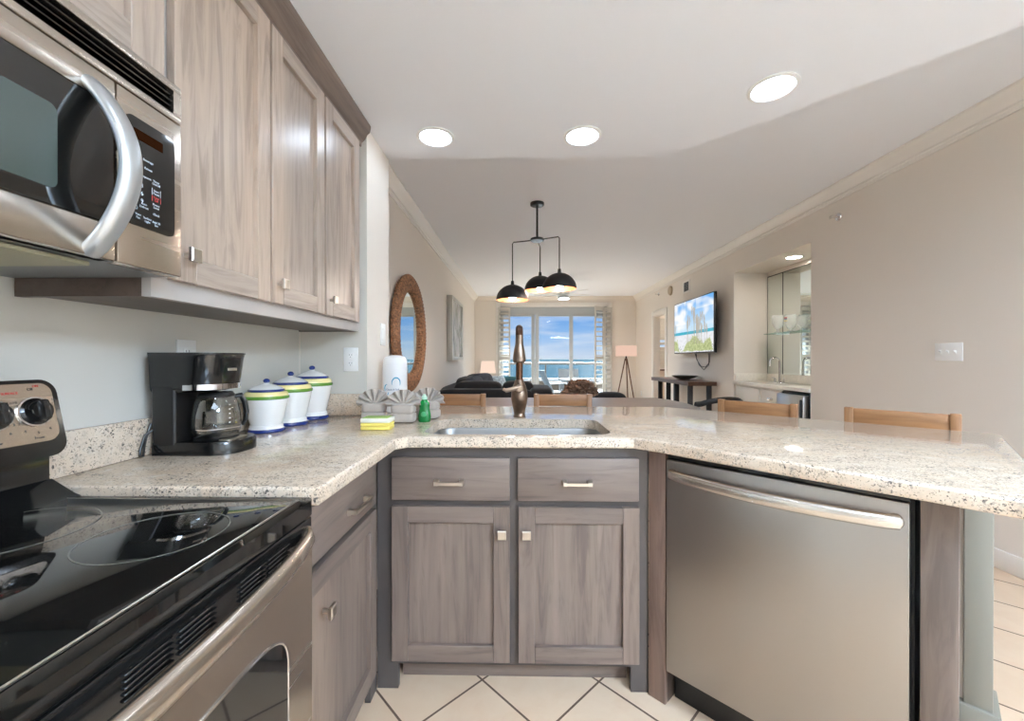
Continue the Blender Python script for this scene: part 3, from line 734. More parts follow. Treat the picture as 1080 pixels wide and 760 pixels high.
for y, nm in ((.806, 'Front'), (.740, 'Rear'), (.205, 'Front'), (.138, 'Rear')):
    kb = MB(); mk = kb.mark()
    kb.lathe([(.027, .0), (.027, .005), (.023, .008), (.021, .016), (.018, .020), (0, .021)], seg=28, m=Matrix.Rotation(PI / 2, 4, 'Y'))
    kb.box(.012, .030, -.0065, .0065, -.021, .021, .005)
    kb.xf(mk, tilt @ Matrix.Translation((.003, y, .082))); obj('knob', kb, M['black'], bg_)
    bz = MB(); mk = bz.mark(); bz.lathe([(.027, 0), (.030, 0), (.030, .003), (.027, .0035)], seg=32, m=Matrix.Rotation(PI / 2, 4, 'Y'), cap0=False, cap1=False)
    bz.xf(mk, tilt @ Matrix.Translation((.0032, y, .082))); obj('knob_bezel', bz, M['chrome'], bg_)
    for j, s in enumerate(('Lo', '2', '3', '4', '5', '6', '7', '8', 'Hi')):
        a = math.radians(150 + j * 30)
        text_into(lg, s, .0075, tilt @ facing_x(.0034, y + .043 * math.cos(a), .082 + .043 * math.sin(a)))
    text_into(lg, 'Off', .0075, tilt @ facing_x(.0034, y, .128)); text_into(lg, nm, .0075, tilt @ facing_x(.0034, y, .029))
text_into(rd, 'SURFACE', .0065, tilt @ facing_x(.0034, .772, .122)); text_into(rd, 'ON', .0065, tilt @ facing_x(.0034, .816, .134))
obj('legend', lg, M['legend_d'], bg_); obj('warning_legend', rd, M['red'], bg_, 'red lettering')
# vent trim, oven door
vt = MB().box(-.452, -.432, Y0 + .004, Y1 - .002, .798, .862, .004)
obj('vent_trim', vt, M['black'], t)
vs = MB()
for y0 in (.20, .272, .435, .507, .62, .69):
    for i in range(5):
        z = .812 + i * .0072; vs.box(-.434, -.4285, y0, y0 + .064, z, z + .0032, .001, 1)
obj('vent_grille', vs, M['black'], t)
od = obj('oven_door', MB().box(-.452, -.43, Y0 + .004, Y1 - .002, .20, .796, .006), M['steel_y'], t)
n = 24; arch = [(.465 + .28 * math.copysign(abs(math.cos(PI * i / n)) ** .30, math.cos(PI * i / n)), .60 + .10 * abs(math.sin(PI * i / n)) ** .55) for i in range(n + 1)] + [(.185, .36), (.745, .36)]
wn = MB().prism(arch, -.430, -.4275, Matrix(((0, 0, 1, 0), (1, 0, 0, 0), (0, 1, 0, 0), (0, 0, 0, 1))))
obj('window', wn, M['blackgl'], od)
obj('window_trim', MB().tube([(-.4285, y, z) for y, z in arch], .0025, 6, closed=True), M['chrome'], od)
hp = [(-.432 + .052 * math.sin(PI * i / 28) ** .55, .82 - .71 * i / 28, .832) for i in range(29)]
obj('handle', MB().tube(hp, .0175, 14, flat=(1, .75)), M['steel_y'], od)
obj('drawer_front', MB().box(-.452, -.432, Y0 + .004, Y1 - .002, .065, .194, .005), M['steel_y'], t)

# ------------------------------------------------------------ microwave
t = thing('microwave', 'stainless over-the-range microwave with curved handle and black keypad', 'microwave', (-.88, .465, 1.363))
XM = -.71
obj('body', MB().box(-1.075, XM - .03, .087, .845, 1.372, 1.752, .003), M['mesh_grey'], t)
vb = MB().box(XM - .03, XM, .087, .846, 1.736, 1.752, .002).box(XM - .03, XM, .087, .846, 1.675, 1.690, .002).box(XM - .03, XM, .827, .846, 1.690, 1.736).box(XM - .03, XM, .087, .105, 1.690, 1.736)
vg = obj('vent_surround', vb, M['steel_y'], t)
sl = MB().box(XM - .03, XM - .022, .105, .827, 1.690, 1.736)
for i in range(4): 
    mk = sl.mark(); sl.box(-.012, .006, .105, .827, -.0012, .0012); sl.xf(mk, Matrix.Translation((XM - .009, 0, 1.6955 + i * .0115)) @ Matrix.Rotation(math.radians(35), 4, 'Y'))
obj('vent_grille', sl, M['black'], vg)
YD = .706
dm = MB()
dm.box(XM - .03, XM, .087, YD, 1.358, 1.42, .003).box(XM - .03, XM, .087, YD, 1.627, 1.673, .003).box(XM - .03, XM, .087, .12, 1.42, 1.627).box(XM - .03, XM - .004, .12, YD, 1.42, 1.627)
dr = obj('door', dm, M['steel_y'], t)
obj('door_glass', MB().box(XM - .004, XM + .001, .12, YD - .004, 1.421, 1.626, .001, 1), M['blackgl'], dr)
obj('viewing_window', MB().prism(rrect(.16, .614, 1.446, 1.574, .012), XM + .001, XM + .0018, Matrix(((0, 0, 1, 0), (1, 0, 0, 0), (0, 1, 0, 0), (0, 0, 0, 1)))), M['mwwin'], dr)
hp = [(XM - .008 + .072 * math.sin(PI * i / 28) ** .8, .668, 1.648 - .284 * i / 28) for i in range(29)]
obj('handle', MB().tube(hp, .0185, 16, flat=(.62, 1)), mat('pale_satin_metal', (196, 200, 202), .33, .85), dr)
cp = MB().box(XM - .03, XM, YD + .003, .846, 1.358, 1.673, .003)
cpo = obj('control_panel', cp, M['steel_y'], t)
kp = obj('keypad', MB().prism(rrect(.722, .826, 1.434, 1.633, .014), XM, XM + .0025, pl), M['blackgl'], cpo)
obj('display', MB().box(XM + .0025, XM + .0032, .738, .798, 1.594, 1.612), M['amber'], cpo)
lt = MB(); X_ = XM + .003
for i, ds in enumerate(('123', '456', '789')):
    for j, dch in enumerate(ds): text_into(lt, dch, .011, facing_x(X_, .730 + .0115 * j, 1.511 - .0145 * i))
text_into(lt, '0', .011, facing_x(X_, .7415, 1.4665))
for s, y, z in (('Beverage', .766, 1.562), ('Reheat', .766, 1.547), ('Popcorn', .762, 1.530), ('Timer', .783, 1.530), ('On/Off', .783, 1.5245), ('Start', .783, 1.512), ('Pause', .783, 1.5065), ('Power', .783, 1.485), ('Level', .783, 1.4795), ('Clock', .783, 1.466),
                ('Auto', .757, 1.478), ('Defrost', .757, 1.472), ('Vent', .745, 1.455), ('Fan', .745, 1.449), ('Surface', .764, 1.453), ('Light', .764, 1.447), ('Add 30', .783, 1.451), ('Sec', .783, 1.4455)):
    text_into(lt, s, .0058, facing_x(X_, y, z))
for y in (.774, .792): lt.box(X_, X_ + .0003, y - .0005, y + .0005, 1.503, 1.516)
obj('legend', lt, M['legend'], cpo)
lr = MB(); text_into(lr, 'Clear', .0058, facing_x(X_, .783, 1.499)); text_into(lr, 'Off', .0058, facing_x(X_, .783, 1.4935))
for y in (.774, .792): lr.box(X_, X_ + .0003, y - .0005, y + .0005, 1.491, 1.502)
obj('stop_legend', lr, M['red'], cpo, 'red lettering')
bt = obj('underside', MB().box(-1.07, XM - .012, .09, .843, 1.358, 1.374), M['mesh_grey'], t)
fl = MB(); mk = fl.mark(); fl.box(-.13, .13, .43, .70, -.004, .004, .002); fl.xf(mk, Matrix.Translation((-.88, 0, 1.353)))
obj('grease_filter', fl, M['filter'], bt, 'pale mesh filter')

# ------------------------------------------------------------ things on the counter
CT = .9145
cm = thing('coffee_maker', 'black drip coffee maker with glass carafe beside the range', 'coffee maker', (-1.037, 1.215, CT), 0, local=True); cm.scale = (.88, .95, 1)
# local: +x is the front, y across
def dshape(x0, x1, hw, r, n=8):
    return [(x0, -hw), (x1 - r, -hw)] + [(x1 - r + r * math.sin(PI * i / (2 * n)), -hw + r - r * math.cos(PI * i / (2 * n))) for i in range(1, n + 1)] + [(x1 - r + r * math.cos(PI * i / (2 * n)), hw - r + r * math.sin(PI * i / (2 * n))) for i in range(0, n + 1)] + [(x0, hw)]
HW = .088
obj('base', MB().ringmesh([[(x, y, z) for x, y in dshape(0, .250, HW, .07)] for z in (0, .026)] + [[(x * .985, y * .97, .036) for x, y in dshape(0, .250, HW, .07)]]), M['black'], cm)
obj('tower', MB().ringmesh([[(x, y, z) for x, y in rrect(-.004 * (z > .1), .074, -HW, HW, .008)] for z in (.03, .20)]), M['blackp'], cm)
hd = []
for z, x1, hw in ((.178, .150, .082), (.186, .178, .087), (.20, .186, .089), (.272, .196, .092), (.284, .198, .094), (.286, .20, .096), (.291, .20, .096)):
    hd.append([(x, y, z) for x, y in dshape(-.006, x1, hw, .06)])
obj('housing', MB().ringmesh(hd), M['black'], cm)
cb_ = MB().ringmesh([[(x + .001, y * 1.004, z) for x, y in dshape(.10, .188, .0885, .06)] for z in (.184, .200)]); obj('chrome_band', cb_, M['chrome'], cm)
obj('warming_plate', MB().lathe([(0, .036), (.062, .036), (.064, .040), (.06, .042), (0, .042)], c=(.14, 0, 0)), M['blackp'], cm)
cf = obj('carafe', MB().lathe([(.050, .043), (.060, .045), (.067, .06), (.070, .08), (.068, .11), (.060, .145), (.052, .158), (.050, .162), (.048, .160), (.058, .143), (.066, .11), (.068, .08), (.065, .062), (.058, .048), (.048, .046)], c=(.14, 0, 0), seg=40, cap0=False, cap1=False), M['carafe'], cm)
obj('carafe_band', MB().lathe([(.0665, .064), (.0695, .068), (.0695, .071), (.0665, .069)], c=(.14, 0, 0), seg=40, cap0=False, cap1=False), M['chrome'], cf)
obj('carafe_lid', MB().lathe([(.0, .157), (.05, .157), (.052, .165), (.045, .174), (0, .176)], c=(.14, 0, 0)), M['blackp'], cf)
ch = MB(); a = math.radians(50); ca, sa = math.cos(a), math.sin(a)
ch.tube([(.14 + ca * r, sa * r, z) for r, z in ((.050, .158), (.068, .160), (.080, .140), (.085, .11), (.083, .082), (.073, .066))], [.007, .009, .009, .009, .008, .006], 10, flat=(1, 1.3))
obj('carafe_handle', ch, M['blackp'], cf)
mkp = MB()
for i in range(5):
    aa = math.radians(-22); z = .085 + i * .013
    mkp.box(.14 + math.cos(aa) * .0705, .14 + math.cos(aa) * .0715, math.sin(aa) * .07 - .003, math.sin(aa) * .07 + .003, z, z + .003)
obj('cup_marks', mkp, M['white'], cf)
obj('control_panel', MB().prism(rrect(.168, .218, -.045, .045, .01), .036, .0385), M['nickel'], cm)
obj('clock_display', MB().box(.186, .200, -.018, .018, .0385, .0395), M['blackgl'], cm)
bd = MB().box(.1935, .1955, -.02, .02, .238, .246, .0005, 1)
obj('badge', bd, M['nickel'], cm)
obj('power_cord', MB().tube([(.004, -.08, .075), (-.010, -.10, .06), (-.013, -.112, .02), (-.008, -.118, .006), (.006, -.122, .006), (-.004, -.108, .03), (-.012, -.095, .05), (-.010, -.08, .09)], .0035, 8), M['blackp'], cm)

def canister(label, x, y, s, hs):
    r = thing('canister', label, 'canister', (x, y, CT), 0, 'striped ceramic canisters', local=True)
    P_ = lambda pr: [(a * s, b * hs) for a, b in pr]
    b = MB(); b.mi = 2
    b.lathe(P_([(0, 0), (.072, 0), (.075, .004), (.074, .012), (.069, .014)]), cap1=False)
    b.mi = 0; b.lathe(P_([(.069, .014), (.066, .018), (.066, .026), (.062, .030), (.066, .045), (.075, .08), (.083, .115), (.0875, .137)]), cap0=False, cap1=False)
    b.mi = 1; b.lathe(P_([(.0875, .137), (.091, .139), (.092, .143), (.091, .148), (.087, .150)]), cap0=False, cap1=False)
    b.mi = 3; b.lathe(P_([(.087, .150), (.086, .158), (.082, .164), (.078, .167)]), cap0=False)
    obj('jar', b, [M['ceramic'], M['cgrn'], M['cblue'], M['cyel']], r)
    l = MB(); l.mi = 1; l.lathe(P_([(0, .167), (.070, .167), (.073, .170), (.073, .174), (.069, .177)]), cap1=False)
    l.mi = 0; l.lathe(P_([(.069, .177), (.055, .186), (.035, .194), (.014, .199), (.010, .203)]), cap0=False)
    lo = obj('lid', l, [M['ceramic'], M['cblue']], r)
    obj('knob', MB().ball((0, 0, .211 * hs), .0135 * s, .0135 * s, .0105 * s), M['cblue'], lo)
    return r
canister('smallest white canister with green and blue rings, next to the coffee maker', -.960, 1.531, .85, .90)
canister('middle-sized white canister with green and blue rings between the other two', -.961, 1.696, .92, 1.0)
canister('tallest white canister with green and blue rings in the corner', -.960, 1.870, .97, 1.10)

def towel_fan(label, x, y, rz):
    r = thing('folded_towel', label, 'towel', (x, y, CT), rz, 'fan-folded towels', local=True)
    b = MB()
    for z0, z1, w in ((0.003, .040, .052), (.040, .078, .050)):
        b.ball((0, 0, (z0 + z1) / 2), w, .036, (z1 - z0) / 2 + .002, e=.38, nu=32, nv=14)
    obj('folded_base', b, M['towel'], r)
    NP = 7
    def fan(u, v):
        th = math.radians(-4 + 188 * u); rr = .012 + v * .060
        zig = math.cos(u * NP * 2 * PI) * (.003 + .012 * v)
        return (math.cos(th) * rr * 1.05, -.004 + zig, .072 + math.sin(th) * rr * .95)
    obj('fan_fold', MB().sheet(fan, 108, 5, .005), M['towel'], r, sharp=80)
    return r
towel_fan('grey fan-folded towel behind the sponge pack', -.645, 1.80, .1)
towel_fan('grey fan-folded towel in the middle, between sponge pack and soap', -.505, 1.765, .05)
towel_fan('grey fan-folded towel partly hidden behind the green soap bottle', -.425, 1.89, -.1)

r = thing('sponge_pack', 'wrapped pack of yellow sponges with lime green label', 'sponge', (-.555, 1.585, CT), .03, local=True)
for z0, z1 in ((.001, .016), (.0165, .0285)): obj('sponge', MB().box(-.056, .056, -.035, .035, z0, z1, .004), M['sponge_y'], r)
obj('wrapper', MB().box(-.057, .057, -.036, .036, .029, .046, .004), M['sponge_w'], r)
sg = MB().box(-.050, .047, -.031, .031, .046, .048, .001, 1); obj('label_card', sg, M['sponge_g'], r)
r = thing('soap_bottle', 'small green dish soap bottle beside the towels', 'bottle', (-.417, 1.775, CT), 0, local=True)
sbm = MB(); mk = sbm.mark(); sbm.lathe([(0, 0), (.024, 0), (.027, .005), (.028, .025), (.024, .045), (.021, .058), (.023, .072), (.022, .084), (.014, .092), (.011, .097)], seg=28); sbm.xf(mk, Matrix.Diagonal((1, .68, 1, 1)))
obj('bottle_body', sbm, M['soap'], r)
obj('cap', MB().lathe([(.011, .097), (.012, .099), (.012, .110), (.008, .113), (.006, .120), (0, .121)], seg=20), M['soapcap'], r)
la = MB().ball((0, -.0165, .032), .012, .003, .014); obj('label', la, mat('pale_green_label', (70, 160, 105), .3), r)

r = thing('paper_towel_roll', 'wrapped white paper towel roll with blue swirl print behind the towels', 'paper towel', (-.655, 2.13, CT), 0, local=True)
obj('wrapped_roll', MB().lathe([(0, 0), (.056, 0), (.061, .01), (.062, .10), (.062, .24), (.060, .265), (.050, .283), (.030, .291), (.012, .293), (0, .290)], seg=40), M['wrap'], r)
def onroll(a, z, rr=.0626): return (rr * math.sin(a), -rr * math.cos(a), z)
pr_ = MB().tube([onroll(.38 + .34 * math.cos(q) * 1.0, .150 + .028 * math.sin(q)) for q in [math.radians(200 - 25 * i) for i in range(10)]], [.0008 + .0028 * math.sin(PI * i / 9) for i in range(10)], 6)
obj('blue_swirl', pr_, M['teal'], r, 'blue swirl')
pr_ = MB().tube([onroll(-.42 + .2 * math.cos(q), .125 + .018 * math.sin(q)) for q in [math.radians(70 + 25 * i) for i in range(8)]], [.0006 + .0022 * math.sin(PI * i / 7) for i in range(8)], 6)
obj('blue_swirl', pr_, M['teal'], r, 'blue swirl')
pr_ = MB().tube([onroll(-.40, .085), onroll(-.30, .094), onroll(-.22, .104)], [.002, .003, .001], 6)
obj('blue_swirl', pr_, M['teal'], r, 'blue swirl')
flat = MB(); text_into(flat, 'Cleans & Soft', .0125, Matrix.Identity(4))
for v in flat.b.verts: v.co = Vector(onroll(v.co.x / .0626 + .1, .117 + v.co.y, .0628 + v.co.z))
obj('print', flat, M['navy'], r)

# ------------------------------------------------------------ outlets and switches
def wallplate(name, label, w_, h_, m, mode, n=1, cat='outlet'):
    """plate in its own frame: x right, y up, z out of the wall"""
    o = bpy.data.objects.new(name, None); COL.objects.link(o); o.matrix_world = m; setp(o, label, cat); RM[o] = m; LOCAL.add(o)
    obj('plate', MB().box(-w_ / 2, w_ / 2, -h_ / 2, h_ / 2, 0, .006, .0025), M['white'], o)
    for i in range(n):
        x = (i - (n - 1) / 2) * .046
        if mode == 'outlet':
            for s in (-1, 1):
                rc = obj('receptacle', MB().ball((x, s * .02, .006), .0165, .0145, .002, e=.6), M['white'], o)
                obj('slot_face', MB().box(x - .007, x - .005, s * .02 - .001, s * .02 + .006, .0078, .0085).box(x + .005, x + .007, s * .02 - .001, s * .02 + .006, .0078, .0085).box(x - .002, x + .002, s * .02 - .009, s * .02 - .006, .0078, .0085), M['slot'], rc)
        elif mode == 'rocker':
            rk = MB(); mk = rk.mark(); rk.box(x - .016, x + .016, -.033, .033, .004, .010, .002); rk.xf(mk, Matrix.Rotation(.04, 4, 'X')); obj('rocker', rk, M['white'], o)
        else:
            obj('toggle', MB().box(x - .005, x + .005, -.011, .011, .004, .008).tube([(x, 0, .006), (x, .009, .017)], .004, 8), M['white'], o)
    return o
FX = lambda x, y, z: facing_x(x, y, z)                                                    # on the left wall, facing +x
FMX = lambda x, y, z: Matrix(((0, 0, -1, x), (-1, 0, 0, y), (0, 1, 0, z), (0, 0, 0, 1)))  # on the right wall, facing -x
FMY = lambda x, y, z: Matrix(((1, 0, 0, x), (0, 0, -1, y), (0, 1, 0, z), (0, 0, 0, 1)))   # facing -y
ov = wallplate('wall_outlet', 'white outlet on the kitchen wall behind the coffee maker', .075, .118, FX(XL, 1.30, 1.19), 'outlet')
wallplate('wall_outlet', 'white outlet on the grey wing wall beside the canisters', .072, .115, FMY(-.828, 1.99, 1.185), 'outlet')
wallplate('light_switch', 'white rocker switch on the end of the wing wall', .072, .118, FX(-.75, 2.215, 1.32), 'rocker', cat='switch')
wallplate('light_switch', 'white triple switch plate on the right wall', .168, .115, FMX(XR, 2.655, 1.232), 'toggle', 3, cat='switch')
wallplate('wall_outlet', 'white outlet low on the right wall beside the floor lamp', .072, .115, FMX(XR, 9.25, .42), 'outlet')

# ------------------------------------------------------------ counter stools
def stool():
    r = thing('counter_stool', '', 'stool', (0, 0, 0), 0, 'counter stools', local=True)    # back at y=0, seat towards -y
    h = .187
    obj('seat', MB().box(-h, h, -.36, .0, .625, .655, .008), M['oak'], r)
    for x in (-1, 1):
        obj('leg', MB().box(x * h - .0165 * (1 + x), x * h + .0165 * (1 - x), -.022, .012, 0, .962, .003), M['oak_z'], r)
        obj('leg', MB().box(x * h - .0165 * (1 + x), x * h + .0165 * (1 - x), -.36, -.325, 0, .625, .003), M['oak_z'], r)
    obj('top_rail', MB().box(-h + .033, h - .033, -.014, .006, .885, .958, .003), M['oak'], r)
    obj('back_slat', MB().box(-h + .033, h - .033, -.012, .004, .74, .80, .003), M['oak'], r)
    obj('stretcher', MB().box(-h + .033, h - .033, -.35, -.335, .22, .25).box(-h + .033, h - .033, -.012, .003, .30, .33), M['oak'], r)
    for x in (-1, 1): obj('stretcher', MB().box(x * (h - .0165) - .01, x * (h - .0165) + .01, -.325, -.022, .26, .29), M['oak'], r)
    return r
st = stool(); place(st, (-.411, 2.66, 0)); st['label'] = 'wooden counter stool left of the faucet, half hidden by towels'
dup(st, (.275, 2.66, 0), 0, 'wooden counter stool behind the counter right of the faucet')
dup(st, (1.255, 2.205, 0), -PI / 4, 'wooden counter stool at the angled counter in front of the wet bar')
dup(st, (1.67, 1.84, 0), -PI / 4, 'wooden counter stool nearest the counter end on the right')

# ------------------------------------------------------------ dining area
t = thing('dining_table', 'long weathered grey wooden dining table beyond the counter', 'table', (.3, 3.98, 0))
tp = [(-.93, 3.45), (1.5, 3.45), (1.58, 3.62), (1.60, 3.98), (1.56, 4.32), (1.48, 4.52), (-.93, 4.52)]
obj('tabletop', MB().prism(tp, .71, .762), M['greywood'], t)
obj('apron', MB().box(-.78, 1.36, 3.6, 3.63, .62, .71).box(-.78, 1.36, 4.34, 4.37, .62, .71).box(-.78, -.75, 3.6, 4.37, .62, .71).box(1.33, 1.36, 3.6, 4.37, .62, .71), M['greywood'], t)
for x in (-.78, 1.27):
    for y in (3.6, 4.28): obj('leg', MB().box(x, x + .09, y, y + .09, 0, .71, .006), M['greywood'], t)

r = thing('centerpiece', 'brown dried artichoke-like petal centerpiece on the dining table', 'decoration', (.575, 3.95, .762), 0, local=True)
obj('core', MB().ball((0, 0, .10), .115, .115, .10), M['drift'], r)
pm = MB(); rng = random.Random(3)
for i in range(150):
    ph = rng.uniform(0, 2 * PI); el = rng.uniform(-.15, 1.45); rx = .135 + .02 * rng.random()
    d_ = Vector((math.cos(ph) * math.cos(el), math.sin(ph) * math.cos(el), math.sin(el)))
    c0 = Vector((0, 0, .085)) + Vector((d_.x * rx, d_.y * rx, d_.z * .115))
    q = d_.to_track_quat('Z', 'Y').to_matrix().to_4x4()
    w0, ln = rng.uniform(.022, .036), rng.uniform(.035, .062); tw = Matrix.Rotation(rng.uniform(-.8, .8) , 4, 'Z') @ Matrix.Rotation(rng.uniform(-.7, .7), 4, 'X')
    mk = pm.mark(); pm.sheet(lambda u, v: ((u - .5) * 2 * w0 * math.sin(PI * (.25 + .6 * v)), .012 * math.cos((u - .5) * PI), -.02 + ln * v + .008 * math.sin(u * 9)), 4, 3, .004)
    pm.xf(mk, Matrix.Translation(c0) @ q @ tw)
obj('petal_cluster', pm, M['drift'], r, sharp=60)

def metal_chair(label, loc, rz):
    r = thing('metal_chair', label, 'chair', loc, rz, 'black metal dining chairs', local=True)   # faces -y, back at +y
    obj('seat', MB().prism(rrect(-.18, .18, -.18, .18, .05), .44, .455), M['mattebl'], r)
    for sx in (-1, 1):
        for sy in (-1, 1): obj('leg', MB().tube([(sx * .15, sy * .15, .44), (sx * .21, sy * .22, 0)], [.018, .014], 8), M['mattebl'], r)
    arc = [(.20 * math.cos(a), .02 + .20 * math.sin(a), .77 + .055 * max(0, math.sin(a))) for a in [math.radians(-20 + 220 * i / 20) for i in range(21)]]
    obj('back_hoop', MB().tube(arc, .016, 8, flat=(1.6, .7)), M['mattebl'], r)
    for a in (-20, 200, 90): 
        q = math.radians(a); obj('back_post', MB().tube([(.17 * math.cos(q), .16 * math.sin(q), .45), (.20 * math.cos(q), .02 + .20 * math.sin(q), .77 + .05 * max(0, math.sin(q)))], .012, 8), M['mattebl'], r)
    return r
metal_chair('black metal tub chair at the right end of the dining table', (1.70, 3.62, 0), math.radians(-75))

r = thing('pendant_lamp', 'black three-dome pendant lamp with copper linings over the dining table', 'lamp', (.16, 3.88, ZC), 0, local=True)
obj('canopy', MB().lathe([(0, 0), (.065, 0), (.065, -.022), (.055, -.028), (0, -.028)]), M['mattebl'], r)
obj('stem', MB().cyl((0, 0, -.02), (0, 0, -.345), .010, 12), M['mattebl'], r)
obj('hub', MB().lathe([(0, -.335), (.062, -.335), (.066, -.345), (.062, -.358), (0, -.358)]), M['mattebl'], r)
def dome(ax, ay, ztop):
    ar = obj('arm', MB().tube([(0, 0, -.347), (ax * .95, ay * .95, -.347), (ax, ay, -.36), (ax, ay, ztop - ZC)], .0058, 8), M['mattebl'], r)
    R_ = .157; zt = ztop - ZC
    so = obj('shade', MB().lathe([(.014, zt + .03), (.016, zt), (.018, zt - .004)] + [(R_ * math.sin(a), zt - .006 - R_ * .93 * (1 - math.cos(a))) for a in [PI / 2 * i / 14 for i in range(1, 15)]], c=(ax, ay, 0), seg=40, cap0=True, cap1=False), M['mattebl'], r)
    obj('lining', MB().lathe([((R_ - .003) * math.sin(a), zt - .012 - (R_ * .93 - .004) * (1 - math.cos(a))) for a in [PI / 2 * i / 14 for i in range(0, 15)]], c=(ax, ay, 0), seg=40, cap1=False), M['copper'], so, 'copper inner lining')
    obj('bulb', MB().ball((ax, ay, zt - .125), .03, .03, .036), M['bulbm'], so)
dome(-.235, .08, 1.91); dome(.20, -.10, 1.985); dome(.04, .25, 2.03)

# round mirror, framed art on the left wall
r = thing('round_mirror', 'round wall mirror with thick woven rattan frame on the left wall', 'mirror', (XL, 3.86, 1.43), 0, local=True)
NU, NV = 300, 22; RR, ra, rb = .47, .075, .036
rings = []
for i in range(NU):
    a = 2 * PI * i / NU; ring = []
    for j in range(NV):
        v = 2 * PI * j / NV; wv = 1 + .09 * math.sin(40 * a * 2 + 3 * math.cos(v) * 2) + .07 * math.sin(8 * v)
        rad = RR + ra * wv * math.cos(v); ring.append((rb + .004 + rb * wv * math.sin(v), rad * math.cos(a), rad * math.sin(a)))
    rings.append(ring)
obj('woven_frame', MB().ringmesh(rings, loop=True), M['rattan'], r, sharp=70)
mm = MB().lathe([(0, .0), (.42, 0), (.42, .03), (0, .03)], seg=64, m=Matrix.Rotation(PI / 2, 4, 'Y')); obj('mirror_glass', mm, M['mirror'], r)
t = thing('framed_picture', 'silver framed misty grey picture on the left wall beyond the mirror', 'picture', (XL, 6.55, 1.64))
a0, a1, z0, z1 = 6.0, 7.12, 1.17, 2.13; fw = .05
fr = MB().box(XL, XL + .085, a0, a0 + fw, z0, z1, .004).box(XL, XL + .085, a1 - fw, a1, z0, z1, .004).box(XL, XL + .085, a0 + fw, a1 - fw, z0, z0 + fw, .004).box(XL, XL + .085, a0 + fw, a1 - fw, z1 - fw, z1, .004)
obj('frame', fr, mat('silver_leaf', (196, 192, 184), .35, .5), t)
obj('print', MB().box(XL, XL + .06, a0 + fw, a1 - fw, z0 + fw, z1 - fw), M['art'], t)

# ------------------------------------------------------------ living room
def pad(x0, x1, y0, y1, z0, z1, e=.35):
    return MB().ball(((x0 + x1) / 2, (y0 + y1) / 2, (z0 + z1) / 2), (x1 - x0) / 2, (y1 - y0) / 2, (z1 - z0) / 2, e=e, nu=32, nv=16)
t = thing('sectional_sofa', 'black L-shaped sectional sofa beyond the dining table', 'sofa', (-.3, 5.9, 0))
obj('frame', MB().box(-1.05, .36, 5.05, 5.95, .06, .40, .02).box(-1.05, -.15, 5.95, 7.6, .06, .40, .02), M['sofa'], t)
obj('backrest', pad(-1.05, .16, 5.02, 5.26, .3, .815, .22), M['sofa'], t)
obj('backrest', pad(-1.06, -.82, 5.25, 7.6, .3, .815, .22), M['sofa'], t)
obj('arm', pad(.10, .42, 5.02, 5.98, .06, .83, .3), M['sofa'], t)
for x0, x1 in ((-.86, -.22), (-.24, .18)): obj('back_cushion', pad(x0, x1, 5.18, 5.46, .40, .905, .4), M['sofa'], t)
for y0, y1 in ((5.5, 6.5), (6.5, 7.55)): obj('back_cushion', pad(-.90, -.66, y0, y1, .40, .93, .4), M['sofa'], t)
for x0, x1 in ((-.86, -.28), (-.28, .14)): obj('seat_cushion', pad(x0, x1, 5.3, 5.96, .36, .52, .35), M['sofa'], t)
for y0, y1 in ((5.98, 6.8), (6.8, 7.6)): obj('seat_cushion', pad(-.84, -.16, y0, y1, .36, .52, .35), M['sofa'], t)
for x, y in ((-.98, 5.12), (.30, 5.12), (.30, 5.88), (-.98, 7.5), (-.24, 7.5)): obj('foot', MB().cyl((x, y, 0), (x, y, .07), .025, 12), M['blackp'], t)
def pillow(label, c, rz, tilt, m, s=.24):
    b = MB(); mk = b.mark(); b.ball((0, 0, 0), s, .075, s * .92, e=.45, nu=32, nv=16)
    b.xf(mk, Matrix.Rotation(rz, 4, 'Z') @ Matrix.Rotation(tilt, 4, 'X'))
    o = obj('throw_pillow', b, M[m]); o.location = c; setp(o, label, 'pillow', 'throw pillows'); return o
pillow('charcoal throw pillow on the sofa, nearer of the two by the left wall', (-.60, 5.75, .73), math.radians(75), -.35, 'pil_d')
pillow('charcoal throw pillow leaning at the sofa back by the left wall, farther one', (-.56, 6.35, .75), math.radians(60), -.3, 'pil_d')
pillow('pale patterned throw pillow in front of the teal armchair', (-.44, 7.42, .70), math.radians(25), -.25, 'pil_l', .19)

r = thing('end_table', 'dark end table under the table lamp in the far left corner', 'table', (-.72, 9.15, 0), 0, local=True)
obj('tabletop', MB().box(-.25, .25, -.25, .25, .55, .58, .005), M['walnut'], r)
for x in (-.22, .22):
    for y in (-.22, .22): obj('leg', MB().box(x - .02, x + .02, y - .02, y + .02, 0, .55), M['walnut'], r)
r = thing('table_lamp', 'lit table lamp with cream shade beside the teal armchair', 'lamp', (-.72, 9.12, .581), 0, local=True)
obj('base', MB().lathe([(0, 0), (.07, 0), (.07, .015), (.04, .03), (.075, .09), (.09, .14), (.07, .20), (.03, .25), (.015, .27), (.012, .36)], seg=28), mat('amber_glass_base', (200, 160, 128), .15, .2), r)
obj('lamp_shade', MB().lathe([(.175, .295), (.145, .56), (.143, .56), (.173, .295)], seg=40, cap0=False, cap1=False), M['shade'], r)
obj('bulb', MB().ball((0, 0, .42), .03, .03, .04), M['lampbulb'], r)
r = thing('armchair', 'teal upholstered armchair in front of the sliding door', 'armchair', (-.30, 8.05, 0), math.radians(0), local=True)
obj('seat', pad(-.27, .27, -.30, .25, .18, .46, .3), M['tealfab'], r)
obj('backrest', pad(-.33, .33, -.38, -.20, .30, .86, .3), M['tealfab'], r)
for s in (-1, 1): obj('arm', pad(s * .30 - .06, s * .30 + .06, -.34, .27, .2, .62, .35), M['tealfab'], r)
